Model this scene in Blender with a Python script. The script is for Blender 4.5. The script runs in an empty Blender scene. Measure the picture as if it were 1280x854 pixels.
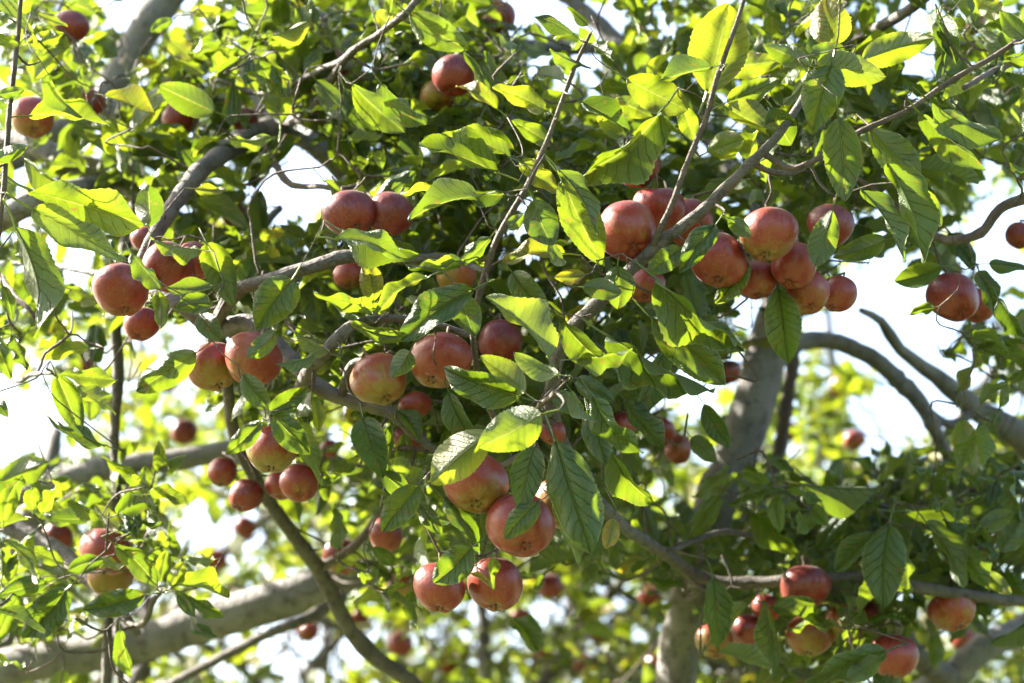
import bpy, math, random
import numpy as np
from mathutils import Vector, Matrix

random.seed(11)
RNG = np.random.default_rng(11)
SC = bpy.context.scene
COL = SC.collection

# ------------------------------------------------------------------ camera
CAM_H, PITCH, LENS, FOCUS, FSTOP = 1.6, math.radians(16.0), 85.0, 2.92, 4.0
cam_data = bpy.data.cameras.new('camera')
cam = bpy.data.objects.new('camera', cam_data)
COL.objects.link(cam)
cam.location = (0, 0, CAM_H)
cam.rotation_euler = (math.radians(90) + PITCH, 0, 0)
cam_data.lens = LENS
cam_data.sensor_width = 36.0
cam_data.clip_start = 0.05
cam_data.clip_end = 2000.0
cam_data.dof.use_dof = True
cam_data.dof.focus_distance = FOCUS
cam_data.dof.aperture_fstop = FSTOP
cam_data.dof.aperture_blades = 0
SC.camera = cam

# ------------------------------------------------------------------ sky, sun, exposure
SUN = Vector((-0.76, 0.32, 0.60)).normalized()          # direction towards the sun: up, left and behind the branches
SUN_EL = math.asin(SUN.z)
SUN_AZ = math.atan2(SUN.x, SUN.y)
world = bpy.data.worlds.new('World')
SC.world = world
world.use_nodes = True
wn = world.node_tree
wn.nodes.clear()
sky = wn.nodes.new('ShaderNodeTexSky')
sky.sky_type = 'NISHITA'
sky.sun_disc = False
sky.sun_elevation = SUN_EL
sky.sun_rotation = SUN_AZ
sky.air_density = 1.0
sky.dust_density = 3.5
sky.ozone_density = 1.0
bg = wn.nodes.new('ShaderNodeBackground')
bg.inputs['Strength'].default_value = 0.096
wo = wn.nodes.new('ShaderNodeOutputWorld')
wn.links.new(sky.outputs['Color'], bg.inputs['Color'])
wn.links.new(bg.outputs['Background'], wo.inputs['Surface'])

sun_data = bpy.data.lights.new('sun', 'SUN')
sun_data.energy = 5.0
sun_data.angle = math.radians(0.53)
sun_data.color = (1.0, 0.94, 0.84)
sun = bpy.data.objects.new('sun', sun_data)
COL.objects.link(sun)
sun.rotation_euler = SUN.to_track_quat('Z', 'Y').to_euler()
sun.location = SUN * 20

SC.view_settings.view_transform = 'Standard'
SC.view_settings.look = 'None'
SC.view_settings.exposure = 2.9
SC.view_settings.gamma = 1.0
SC.view_settings.use_curve_mapping = False
SC.render.engine = 'CYCLES'
SC.cycles.use_denoising = True
SC.cycles.max_bounces = 6
SC.cycles.diffuse_bounces = 3
SC.cycles.glossy_bounces = 1
SC.cycles.transmission_bounces = 3
SC.cycles.caustics_reflective = False
SC.cycles.caustics_refractive = False

# ------------------------------------------------------------------ helpers
CAM = Vector((0, 0, CAM_H))
FWD = Vector((0, math.cos(PITCH), math.sin(PITCH)))
UPV = Vector((0, -math.sin(PITCH), math.cos(PITCH)))
RIGHT = Vector((1, 0, 0))
K = 36.0 / LENS / 1280.0                                 # metres per photo pixel at one metre


def at(px, py, d):
    """world point seen at photo pixel (px, py), d metres away along the optical axis"""
    return CAM + FWD * d + RIGHT * ((px - 640) * K * d) - UPV * ((py - 427) * K * d)


def pix(p):
    q = p - CAM
    d = q.dot(FWD)
    return 640 + q.x / (K * d), 427 - q.dot(UPV) / (K * d), d


def link(o, parent=None):
    COL.objects.link(o)
    if parent is not None:
        o.parent = parent
    return o


def mesh_obj(name, verts, faces, mat, parent=None, smooth=True):
    me = bpy.data.meshes.new(name)
    me.from_pydata([tuple(v) for v in verts], [], faces)
    if smooth:
        me.polygons.foreach_set('use_smooth', [True] * len(me.polygons))
    me.materials.append(mat)
    o = bpy.data.objects.new(name, me)
    return link(o, parent)


def thing(name, label, cat, group=None, loc=(0, 0, 0)):
    o = bpy.data.objects.new(name, None)
    o.empty_display_size = 0.1
    link(o)
    o.location = loc
    o['label'] = label
    o['category'] = cat
    if group:
        o['group'] = group
    return o


def catmull(pts, rad, step):
    """smooth a polyline of Vectors with radii; returns arrays about step apart"""
    P = [np.array(p) for p in pts]
    out, ro = [], []
    n = len(P)
    for i in range(n - 1):
        p0 = P[i - 1] if i > 0 else 2 * P[0] - P[1]
        p1, p2 = P[i], P[i + 1]
        p3 = P[i + 2] if i + 2 < n else 2 * P[-1] - P[-2]
        m = max(2, int(np.linalg.norm(p2 - p1) / step))
        for k in range(m):
            t = k / m
            out.append(0.5 * ((2 * p1) + (p2 - p0) * t + (2 * p0 - 5 * p1 + 4 * p2 - p3) * t * t + (3 * p1 - p0 - 3 * p2 + p3) * t ** 3))
            ro.append(rad[i] * (1 - t) + rad[i + 1] * t)
    out.append(P[-1])
    ro.append(rad[-1])
    return np.array(out), np.array(ro)


def tube(P, R, sides, rng, rough=0.06, knots=True):
    """verts and faces of a knobbly tapering branch along points P with radii R"""
    n = len(P)
    T = np.gradient(P, axis=0)
    T /= np.linalg.norm(T, axis=1)[:, None] + 1e-12
    a = np.array([0.0, 0, 1]) if abs(T[0][2]) < 0.9 else np.array([1.0, 0, 0])
    u = np.cross(T[0], a)
    u /= np.linalg.norm(u)
    ang = np.arange(sides) * 2 * math.pi / sides
    ph = rng.uniform(0, 6.28, 4)
    verts = []
    s = 0.0
    for i in range(n):
        if i:
            s += np.linalg.norm(P[i] - P[i - 1])
            u = u - T[i] * np.dot(u, T[i])
            u /= np.linalg.norm(u) + 1e-12
        w = np.cross(T[i], u)
        k = 1.0 + rough * (np.sin(s * 31 / max(R[i] * 40, .3) + ph[0] + 2 * np.sin(ang + ph[1])) + 0.7 * np.sin(3 * ang + s * 17 + ph[2]))
        if knots:
            k = k + rng.normal(0, rough * 0.45, sides)
            if rng.random() < 0.07:
                k = k * 1.18
        ring = P[i] + R[i] * (np.cos(ang) * k)[:, None] * u + R[i] * (np.sin(ang) * k)[:, None] * w
        verts.extend(ring)
    faces = []
    for i in range(n - 1):
        for j in range(sides):
            j2 = (j + 1) % sides
            faces.append((i * sides + j, i * sides + j2, (i + 1) * sides + j2, (i + 1) * sides + j))
    c0, c1 = len(verts), len(verts) + 1
    verts.append(P[0] - T[0] * R[0] * .3)
    verts.append(P[-1] + T[-1] * R[-1] * .6)
    for j in range(sides):
        j2 = (j + 1) % sides
        faces.append((c0, j2, j))
        faces.append((c1, (n - 1) * sides + j, (n - 1) * sides + j2))
    return verts, faces


# ------------------------------------------------------------------ materials
class NT:
    def __init__(self, name):
        self.m = bpy.data.materials.new(name)
        self.m.use_nodes = True
        self.t = self.m.node_tree
        self.t.nodes.clear()

    def n(self, typ, **kw):
        x = self.t.nodes.new(typ)
        for k, v in kw.items():
            setattr(x, k, v)
        return x

    def l(self, a, b):
        self.t.links.new(a, b)

    def val(self, x):
        return x

    def math(self, op, a, b=None, c=None, clamp=False):
        x = self.n('ShaderNodeMath', operation=op, use_clamp=clamp)
        for i, v in enumerate((a, b, c)):
            if v is None:
                continue
            if isinstance(v, (int, float)):
                x.inputs[i].default_value = v
            else:
                self.l(v, x.inputs[i])
        return x.outputs[0]

    def mix(self, f, a, b):
        x = self.n('ShaderNodeMix', data_type='RGBA')
        if isinstance(f, (int, float)):
            x.inputs[0].default_value = f
        else:
            self.l(f, x.inputs[0])
        for i, v in ((6, a), (7, b)):
            if isinstance(v, tuple):
                x.inputs[i].default_value = (*v, 1)
            else:
                self.l(v, x.inputs[i])
        return x.outputs[2]

    def ramp(self, f, lo, hi):
        x = self.n('ShaderNodeMapRange', interpolation_type='SMOOTHSTEP')
        self.l(f, x.inputs[0])
        x.inputs[1].default_value = lo
        x.inputs[2].default_value = hi
        return x.outputs[0]

    def noise(self, vec, scale, detail=3, rough=0.5):
        x = self.n('ShaderNodeTexNoise')
        x.inputs['Scale'].default_value = scale
        x.inputs['Detail'].default_value = detail
        x.inputs['Roughness'].default_value = rough
        if vec is not None:
            self.l(vec, x.inputs['Vector'])
        return x.outputs['Fac']

    def bump(self, h, strength, dist):
        x = self.n('ShaderNodeBump')
        x.inputs['Strength'].default_value = strength
        x.inputs['Distance'].default_value = dist
        self.l(h, x.inputs['Height'])
        return x.outputs['Normal']

    def out(self, sh):
        o = self.n('ShaderNodeOutputMaterial')
        self.l(sh, o.inputs['Surface'])
        return self.m


def bark_material(name, c1, c2, c3, scale):
    t = NT(name)
    tc = t.n('ShaderNodeTexCoord')
    v = tc.outputs['Object']
    a = t.noise(v, 14 * scale, 5, 0.6)
    b = t.noise(v, 55 * scale, 4, 0.65)
    mp = t.n('ShaderNodeMapping')
    mp.inputs['Scale'].default_value = (1, 1, 3.2)
    t.l(v, mp.inputs['Vector'])
    c = t.noise(mp.outputs[0], 90 * scale, 3, 0.6)
    col = t.mix(t.ramp(a, .35, .65), c1, c2)
    col = t.mix(t.math('MULTIPLY', t.ramp(b, .50, .66), .75), col, c3)
    lich = t.ramp(t.noise(v, 26 * scale, 4, .7), .63, .72)
    col = t.mix(t.math('MULTIPLY', lich, .55), col, (.24, .24, .20))
    p = t.n('ShaderNodeBsdfPrincipled')
    t.l(col, p.inputs['Base Color'])
    p.inputs['Roughness'].default_value = 0.7
    p.inputs['Specular IOR Level'].default_value = 0.35
    h = t.math('ADD', t.math('MULTIPLY', b, .6), t.math('MULTIPLY', c, .5))
    t.l(t.bump(h, .9, .009), p.inputs['Normal'])
    return t.out(p.outputs[0])


def leaf_material(name, source):
    """two-sided leaf: glossy dark upper face, pale felted underside, light coming through; tint and yellow come per leaf"""
    t = NT(name)
    uv = t.n('ShaderNodeUVMap')
    sep = t.n('ShaderNodeSeparateXYZ')
    t.l(uv.outputs[0], sep.inputs[0])
    u = t.math('ABSOLUTE', t.math('MULTIPLY', t.math('SUBTRACT', sep.outputs[0], .5), 2.0))
    v = sep.outputs[1]
    at_t = t.n('ShaderNodeAttribute', attribute_name='tint', attribute_type=source)
    at_y = t.n('ShaderNodeAttribute', attribute_name='yellow', attribute_type=source)
    tint, yel = at_t.outputs['Fac'], at_y.outputs['Fac']
    geo = t.n('ShaderNodeNewGeometry')
    tc = t.n('ShaderNodeTexCoord')
    pos = geo.outputs['Position']
    # veins: midrib plus side veins that sweep forward
    mid = t.math('SUBTRACT', 1.0, t.ramp(u, .0, .07))
    w = t.math('SUBTRACT', t.math('MULTIPLY', v, t.math('ADD', 6.5, t.math('MULTIPLY', tint, 4.5))), t.math('MULTIPLY', t.math('POWER', u, .8), 1.9))
    w = t.math('ADD', w, t.math('MULTIPLY', t.noise(pos, 55, 2, .5), .9))
    w = t.math('ADD', w, t.math('MULTIPLY', t.ramp(sep.outputs[0], .49, .51), .4))
    fr = t.math('ABSOLUTE', t.math('SUBTRACT', t.math('FRACT', w), .5))
    sv = t.math('MULTIPLY', t.ramp(fr, .43, .5), t.math('SUBTRACT', 1.0, t.math('MULTIPLY', u, .7)))
    vein = t.math('MAXIMUM', mid, sv)
    fine = t.noise(pos, 420, 3, .6)
    blot = t.noise(pos, 42, 4, .6)
    # colours of the blade itself
    upper = t.mix(tint, (.026, .062, .009), (.084, .138, .018))
    upper = t.mix(t.math('MULTIPLY', t.ramp(blot, .45, .75), .35), upper, (.11, .15, .03))
    upper = t.mix(t.math('MULTIPLY', vein, .42), upper, (.19, .24, .09))
    lower = t.mix(tint, (.078, .112, .042), (.105, .150, .042))
    lower = t.mix(t.math('MULTIPLY', vein, .65), lower, (.30, .34, .18))
    trans = t.mix(tint, (.085, .140, .005), (.255, .335, .011))
    trans = t.mix(t.math('MULTIPLY', sv, .40), trans, (.10, .17, .008))
    trans = t.mix(t.math('MULTIPLY', t.ramp(fine, .4, .7), .22), trans, (.12, .20, .008))
    trans = t.mix(t.math('MULTIPLY', mid, .6), trans, (.40, .44, .09))
    # ageing: yellow to orange, from the edge inwards
    edge = t.math('ADD', t.math('MULTIPLY', u, .55), t.math('MULTIPLY', v, .3))
    age = t.math('MULTIPLY', yel, t.ramp(t.math('ADD', edge, blot), .55, 1.15), clamp=True)
    age = t.math('MAXIMUM', age, t.math('MULTIPLY', yel, .30))
    org = t.mix(t.ramp(fine, .35, .65), (.42, .30, .02), (.42, .17, .02))
    upper = t.mix(age, upper, org)
    lower = t.mix(age, lower, org)
    trans = t.mix(age, trans, t.mix(t.ramp(blot, .4, .7), (.40, .36, .013), (.42, .21, .02)))
    # rust specks and browned rims
    spot = t.math('MULTIPLY', t.ramp(t.noise(pos, 130, 2, .5), .645, .71), .85)
    rim = t.math('MULTIPLY', t.ramp(u, .93, 1.0), t.ramp(blot, .52, .62))
    brown = t.math('MAXIMUM', spot, t.math('MULTIPLY', rim, .8))
    upper = t.mix(brown, upper, (.13, .07, .02))
    lower = t.mix(brown, lower, (.14, .09, .035))
    trans = t.mix(t.math('MULTIPLY', brown, .7), trans, (.30, .15, .03))
    felt = t.math('MULTIPLY', t.ramp(u, .90, 1.0), .6)
    upper = t.mix(felt, upper, (.22, .26, .10))
    lower = t.mix(felt, lower, (.26, .29, .15))
    base = t.mix(geo.outputs['Backfacing'], upper, lower)
    h = t.math('ADD', t.math('MULTIPLY', vein, -1.0), t.math('MULTIPLY', fine, .35))
    nrm = t.bump(h, 1.0, .006)
    p = t.n('ShaderNodeBsdfPrincipled')
    t.l(base, p.inputs['Base Color'])
    rr = t.n('ShaderNodeMapRange')
    t.l(geo.outputs['Backfacing'], rr.inputs[0])
    rr.inputs[3].default_value = .25
    rr.inputs[4].default_value = .42
    t.l(rr.outputs[0], p.inputs['Roughness'])
    p.inputs['Specular IOR Level'].default_value = .6
    t.l(nrm, p.inputs['Normal'])
    tr = t.n('ShaderNodeBsdfTranslucent')
    t.l(trans, tr.inputs['Color'])
    mx = t.n('ShaderNodeMixShader')
    mx.inputs[0].default_value = .40
    t.l(p.outputs[0], mx.inputs[1])
    t.l(tr.outputs[0], mx.inputs[2])
    return t.out(mx.outputs[0])


def apple_material():
    t = NT('apple_skin')
    tc = t.n('ShaderNodeTexCoord')
    v = tc.outputs['Object']
    oi = t.n('ShaderNodeObjectInfo')
    off = t.n('ShaderNodeVectorMath', operation='SCALE')
    off.inputs[0].default_value = (37, 17, 53)
    t.l(oi.outputs['Random'], off.inputs['Scale'])
    add = t.n('ShaderNodeVectorMath', operation='ADD')
    t.l(v, add.inputs[0])
    t.l(off.outputs[0], add.inputs[1])
    vo = add.outputs[0]
    bl = t.n('ShaderNodeAttribute', attribute_name='blush', attribute_type='OBJECT').outputs['Fac']
    sep = t.n('ShaderNodeSeparateXYZ')
    t.l(v, sep.inputs[0])
    big = t.noise(vo, .9, 3, .5)
    mp = t.n('ShaderNodeMapping')
    mp.inputs['Scale'].default_value = (9, 9, 1.1)
    t.l(vo, mp.inputs['Vector'])
    streak = t.noise(mp.outputs[0], 1.0, 4, .6)
    f = t.math('ADD', t.math('MULTIPLY', big, .9), t.math('MULTIPLY', streak, .75))
    f = t.math('ADD', f, t.math('MULTIPLY', sep.outputs[2], .28))
    f = t.math('ADD', f, t.math('MULTIPLY', bl, 1.0))
    red = t.ramp(f, .92, 1.42)
    deep = t.ramp(t.math('ADD', f, t.math('MULTIPLY', streak, .3)), 1.55, 2.15)
    ground = t.mix(t.ramp(big, .4, .65), (.19, .13, .018), (.25, .095, .016))
    col = t.mix(red, ground, (.205, .025, .011))
    col = t.mix(deep, col, (.088, .006, .006))
    vor = t.n('ShaderNodeTexVoronoi')
    vor.inputs['Scale'].default_value = 13.0
    t.l(vo, vor.inputs['Vector'])
    dots = t.math('SUBTRACT', 1.0, t.ramp(vor.outputs['Distance'], .12, .26))
    col = t.mix(t.math('MULTIPLY', dots, .75), col, (.27, .12, .055))
    bloom = t.noise(vo, 3.0, 4, .6)
    col = t.mix(t.math('MULTIPLY', t.ramp(bloom, .4, .75), .10), col, (.19, .065, .04))
    rus = t.math('MULTIPLY', t.ramp(t.noise(vo, 5, 4, .65), .66, .74), .5)
    col = t.mix(rus, col, (.20, .11, .04))
    p = t.n('ShaderNodeBsdfPrincipled')
    t.l(col, p.inputs['Base Color'])
    t.l(t.math('ADD', .24, t.math('MULTIPLY', bloom, .22)), p.inputs['Roughness'])
    p.inputs['Specular IOR Level'].default_value = .45
    p.inputs['Sheen Weight'].default_value = .09
    p.inputs['Sheen Roughness'].default_value = .35
    t.l(t.bump(t.math('ADD', bloom, t.math('MULTIPLY', dots, .3)), .12, .01), p.inputs['Normal'])
    return t.out(p.outputs[0])


def plain_material(name, c1, c2, scale, rough=.8):
    t = NT(name)
    tc = t.n('ShaderNodeTexCoord')
    a = t.noise(tc.outputs['Object'], scale, 5, .6)
    p = t.n('ShaderNodeBsdfPrincipled')
    t.l(t.mix(t.ramp(a, .35, .65), c1, c2), p.inputs['Base Color'])
    p.inputs['Roughness'].default_value = rough
    t.l(t.bump(a, .3, .01), p.inputs['Normal'])
    return t.out(p.outputs[0])


M_BARK = bark_material('limb_bark', (.098, .087, .075), (.148, .134, .118), (.052, .045, .037), 1.0)
M_TRUNK = bark_material('trunk_bark', (.135, .123, .110), (.205, .189, .170), (.066, .058, .049), 1.0)
M_BRANCH = bark_material('branch_bark', (.080, .067, .054), (.125, .109, .092), (.042, .034, .027), 1.5)
M_TWIG = bark_material('twig_bark', (.085, .060, .044), (.135, .105, .080), (.048, .034, .026), 2.2)
M_LEAF = leaf_material('leaf_blade', 'OBJECT')
M_MASS = leaf_material('leaf_mass', 'GEOMETRY')
M_APPLE = apple_material()
M_STEM = plain_material('apple_stem', (.10, .07, .035), (.17, .12, .06), 60)
M_CALYX = plain_material('dried_calyx', (.045, .035, .02), (.12, .09, .04), 60)
M_GROUND = plain_material('orchard_grass', (.055, .085, .022), (.11, .12, .045), 1.6, .9)

# ------------------------------------------------------------------ ground
mesh_g = mesh_obj('ground', [(-400, -400, 0), (400, -400, 0), (400, 400, 0), (-400, 400, 0)], [(0, 1, 2, 3)], M_GROUND, None, False)
mesh_g['kind'] = 'structure'
mesh_g['label'] = 'mown grass floor of the orchard below the trees'

# ------------------------------------------------------------------ the two near trees and their limbs
TREE_R = thing('apple_tree', 'fruiting apple tree in focus whose pale trunk leans up on the right', 'tree', 'near apple trees', at(840, 854, 4.0) * 1.0)
TREE_R.location = (0, 0, 0)
TREE_L = thing('apple_tree', 'apple tree on the left with thick grey limbs crossing the corners', 'tree', 'near apple trees')
TREES = {'R': TREE_R, 'L': TREE_L}


def ground_pt(x, y, z=-0.1):
    return Vector((x, y, z))


# name, tree, sides, [(pixel x, pixel y, depth m, width px)] - the first point is the root
o_foot = at(845, 854, 4.0)
LIMBS = [
    ('trunk', 'R', 16, [ground_pt(o_foot.x - .10, o_foot.y + .1), ground_pt(o_foot.x - .06, o_foot.y + .06, .7), ground_pt(o_foot.x - .04, o_foot.y + .02, 1.5),
                        (843, 870, 4.0), (856, 780, 4.0), (884, 660, 4.0), (928, 545, 4.02), (950, 470, 4.05), (962, 425, 4.05), (978, 370, 4.0)],
     [.11, .09, .075, 52, 52, 52, 54, 55, 52, 40]),
    ('limb', 'R', 12, [(950, 480, 4.06), (985, 436, 4.08), (1030, 425, 4.1), (1065, 434, 4.1), (1110, 462, 4.1), (1148, 502, 4.1), (1172, 545, 4.1), (1196, 600, 4.15), (1215, 680, 4.3)], [26, 24, 22, 22, 23, 22, 18, 15, 9]),
    ('limb', 'R', 14, [ground_pt(o_foot.x, o_foot.y + .05, .9), (1040, 1050, 4.1), (1120, 900, 4.2), (1190, 845, 4.2), (1232, 808, 4.2), (1290, 780, 4.25), (1360, 700, 4.3), (1360, 610, 4.3), (1285, 552, 4.25), (1215, 508, 4.2), (1170, 470, 4.15), (1125, 436, 4.1), (1102, 402, 4.05), (1076, 388, 4.0)],
     [.07, 48, 44, 38, 36, 36, 36, 36, 36, 30, 22, 16, 12, 8]),
    ('branch', 'R', 8, [(1152, 508, 4.1), (1178, 528, 4.12), (1200, 527, 4.15), (1218, 510, 4.2)], [16, 13, 13, 16]),
    ('branch', 'R', 10, [(1190, 850, 4.2), (1160, 832, 4.1), (1135, 806, 4.0), (1110, 770, 3.8), (1095, 735, 3.55)], [32, 28, 24, 16, 10]),
    ('twig', 'R', 9, [(884, 700, 4.03), (940, 640, 4.2), (972, 570, 4.25), (982, 510, 4.25), (991, 450, 4.25), (1000, 380, 4.2)], [20, 18, 17, 17, 16, 10]),
    # hidden leader that carries the top of the canopy
    ('limb', 'R', 10, [(972, 390, 4.02), (985, 300, 3.95), (1015, 180, 3.8), (1050, 75, 3.6), (1090, 40, 3.45), (1140, 10, 3.35), (1220, -60, 3.3), (1320, -170, 3.3)], [38, 28, 22, 16, 15, 14, 12, 8]),
    ('limb', 'R', 10, [(985, 320, 3.96), (900, 190, 4.1), (780, 60, 4.3), (640, -60, 4.4), (480, -180, 4.4)], [26, 24, 22, 18, 10]),
    ('limb', 'R', 10, [(780, 60, 4.3), (700, 60, 4.2), (600, 50, 4.0), (500, 40, 3.8), (400, 20, 3.7), (300, -40, 3.7)], [18, 16, 16, 14, 12, 8]),
    # root of the fruiting branch, then the branch itself
    ('branch', 'R', 10, [(872, 745, 3.98), (868, 725, 3.6), (850, 706, 3.4), (812, 680, 3.3), (775, 655, 3.22), (725, 600, 3.14), (694, 530, 3.08), (692, 470, 3.05), (715, 412, 3.02), (745, 382, 3.0), (815, 312, 2.98), (872, 268, 2.97), (922, 220, 2.96), (975, 166, 2.96), (1010, 110, 3.0), (1040, 40, 3.1)],
     [26, 18, 16, 15, 15, 17, 18, 18, 18, 17, 16, 15, 13, 11, 8, 5]),
    ('branch', 'R', 10, [(862, 716, 3.5), (900, 728, 3.5), (950, 728, 3.48), (1010, 725, 3.45), (1080, 722, 3.42), (1150, 735, 3.42), (1215, 745, 3.45), (1290, 752, 3.5), (1400, 740, 3.6)], [15, 15, 15, 14, 14, 15, 14, 13, 8]),
    ('branch', 'R', 8, [(835, 690, 3.36), (868, 676, 3.4), (905, 665, 3.45), (950, 668, 3.5), (1000, 640, 3.55), (1070, 625, 3.6), (1150, 640, 3.6), (1240, 600, 3.6), (1330, 560, 3.6)], [9, 8, 8, 7, 7, 7, 7, 6, 4]),
    ('branch', 'R', 8, [(1120, 655, 3.55), (1160, 640, 3.5), (1195, 660, 3.45), (1240, 665, 3.4), (1290, 640, 3.4)], [7, 7, 6, 6, 4]),
    ('twig', 'R', 7, [(694, 525, 3.07), (640, 548, 3.08), (604, 490, 3.05), (592, 420, 3.0), (600, 365, 2.96), (622, 298, 2.94), (655, 240, 2.93), (678, 190, 2.93), (694, 150, 2.93), (712, 100, 2.93), (728, 62, 2.93), (738, 42, 2.93)], [10, 10, 9, 9, 9, 8, 8, 7, 6, 6, 5, 4]),
    ('twig', 'R', 7, [(814, 312, 2.98), (826, 285, 2.96), (842, 250, 2.95), (858, 205, 2.95), (882, 148, 2.95), (897, 95, 2.95), (915, 45, 2.96), (932, -8, 2.97), (950, -80, 3.0)], [10, 9, 8, 7, 7, 7, 6, 6, 4]),
    ('twig', 'R', 7, [(952, 190, 2.96), (985, 210, 2.95), (1010, 205, 2.94), (1040, 187, 2.93), (1078, 163, 2.93), (1132, 139, 2.93), (1190, 100, 2.93), (1240, 72, 2.93), (1290, 38, 2.93), (1370, -20, 2.95)], [9, 8, 8, 8, 8, 7, 7, 7, 6, 4]),
    ('twig', 'R', 7, [(940, 204, 2.97), (962, 214, 3.0), (990, 216, 3.05), (1012, 206, 3.1)], [9, 8, 8, 6]),
    ('twig', 'R', 7, [(692, 530, 3.08), (672, 520, 2.95), (676, 505, 2.84), (688, 497, 2.79), (694, 490, 2.77)], [9, 8, 7, 7, 7]),
    ('twig', 'R', 7, [(1205, 110, 2.96), (1250, 85, 3.1), (1300, 70, 3.3)], [7, 8, 8]),
    ('twig', 'R', 7, [(1290, 245, 3.15), (1250, 262, 3.15), (1225, 292, 3.15), (1190, 300, 3.15), (1160, 290, 3.2), (1110, 250, 3.25), (1060, 215, 3.2)], [14, 13, 12, 12, 10, 9, 6]),
    ('branch', 'R', 8, [(1360, 640, 4.3), (1360, 420, 3.8), (1330, 300, 3.4), (1290, 245, 3.15)], [20, 18, 16, 14]),
    # diagonal branch to the left and what it carries
    ('branch', 'R', 12, [ground_pt(o_foot.x - .06, o_foot.y + .06, .8), (760, 1120, 3.95), (640, 990, 3.85), (565, 905, 3.75), (510, 850, 3.7), (470, 823, 3.68), (438, 788, 3.66), (398, 712, 3.6), (345, 640, 3.5), (312, 585, 3.42), (292, 540, 3.36), (286, 495, 3.3), (278, 440, 3.22), (272, 405, 3.18), (285, 370, 3.12)],
     [.04, 26, 24, 22, 20, 20, 20, 19, 17, 16, 15, 15, 15, 15, 14]),
    ('twig', 'R', 8, [(398, 712, 3.6), (430, 692, 3.58), (450, 676, 3.56), (470, 650, 3.54), (500, 630, 3.5)], [13, 12, 11, 9, 6]),
    ('limb', 'R', 10, [(282, 470, 3.26), (268, 420, 3.2), (240, 392, 3.18), (212, 374, 3.18), (170, 352, 3.22), (110, 340, 3.3), (50, 330, 3.4), (-40, 330, 3.5)], [18, 20, 20, 18, 12, 8, 7, 6]),
    ('limb', 'R', 10, [(268, 415, 3.2), (310, 404, 3.16), (340, 425, 3.14), (375, 462, 3.12), (405, 488, 3.1), (440, 502, 3.1), (490, 518, 3.12), (540, 560, 3.14), (600, 590, 3.14), (670, 560, 3.1)], [24, 22, 21, 21, 20, 18, 15, 11, 9, 9]),
    ('branch', 'R', 10, [(378, 482, 3.1), (388, 462, 3.03), (405, 442, 2.99), (428, 418, 2.97), (445, 404, 2.98), (490, 398, 3.0), (540, 404, 3.02), (590, 420, 3.02)], [20, 18, 16, 17, 14, 10, 8, 8]),
    ('branch', 'R', 10, [(276, 392, 3.17), (300, 362, 3.1), (350, 346, 3.06), (400, 330, 3.05), (430, 322, 3.05), (470, 320, 3.06), (505, 324, 3.06), (560, 322, 3.05), (606, 340, 3.0)], [18, 17, 16, 18, 18, 15, 13, 9, 7]),
    ('branch', 'R', 8, [(425, 500, 3.1), (440, 455, 3.06), (466, 452, 3.03), (490, 440, 3.03)], [12, 9, 8, 6]),
    ('twig', 'R', 7, [(540, 560, 3.14), (520, 562, 3.15), (500, 560, 3.16), (470, 570, 3.2), (440, 560, 3.25)], [8, 7, 7, 6, 4]),
    # ---- left tree
    ('trunk', 'L', 16, [ground_pt(-1.62, 4.35), ground_pt(-1.58, 4.32, .8), (-330, 1000, 4.3), (-300, 860, 4.3), (-270, 700, 4.35), (-230, 520, 4.4), (-190, 350, 4.3), (-150, 240, 4.1)], [.14, .12, 150, 130, 110, 90, 70, 50]),
    ('limb', 'L', 14, [(-305, 900, 4.3), (-180, 875, 4.3), (-60, 850, 4.3), (30, 832, 4.3), (110, 816, 4.28), (200, 796, 4.26), (300, 766, 4.24), (390, 735, 4.22), (460, 712, 4.25), (560, 670, 4.35), (650, 600, 4.5)], [82, 68, 56, 49, 48, 50, 52, 48, 38, 26, 12]),
    ('branch', 'L', 9, [(150, 890, 4.2), (220, 852, 4.15), (290, 815, 4.12), (340, 790, 4.1), (385, 772, 4.12), (430, 745, 4.15)], [12, 12, 12, 12, 14, 16]),
    ('limb', 'L', 12, [(-255, 640, 4.36), (-120, 640, 4.3), (0, 625, 4.25), (80, 600, 4.2), (150, 582, 4.2), (205, 577, 4.2), (265, 566, 4.2), (330, 562, 4.2), (400, 574, 4.2), (470, 592, 4.2), (560, 580, 4.2), (660, 520, 4.2)], [46, 40, 34, 30, 28, 28, 28, 26, 24, 20, 14, 8]),
    ('limb', 'L', 12, [(-280, 740, 4.32), (-120, 640, 3.9), (-30, 640, 3.65), (5, 655, 3.6), (40, 672, 3.58), (75, 690, 3.55), (110, 722, 3.5), (145, 762, 3.45), (172, 792, 3.42)], [40, 30, 26, 25, 24, 22, 20, 18, 12]),
    ('limb', 'L', 12, [(-160, 300, 4.2), (-90, 205, 3.95), (0, 185, 3.9), (60, 166, 3.9), (110, 148, 3.9), (170, 134, 3.9), (225, 126, 3.9), (290, 128, 3.9), (335, 142, 3.88), (370, 165, 3.85), (405, 188, 3.85), (440, 240, 3.9)], [56, 44, 38, 36, 36, 36, 38, 40, 40, 36, 28, 14]),
    ('branch', 'L', 10, [(352, 152, 3.87), (312, 172, 3.55), (280, 190, 3.35), (250, 214, 3.25), (222, 250, 3.2), (204, 278, 3.16), (184, 312, 3.14), (172, 345, 3.16)], [28, 26, 25, 24, 22, 20, 18, 12]),
    ('twig', 'L', 8, [(318, 168, 3.6), (338, 195, 3.5), (356, 224, 3.4), (372, 233, 3.35), (398, 233, 3.3), (424, 236, 3.28), (450, 232, 3.28)], [10, 9, 10, 8, 7, 7, 6]),
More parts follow.
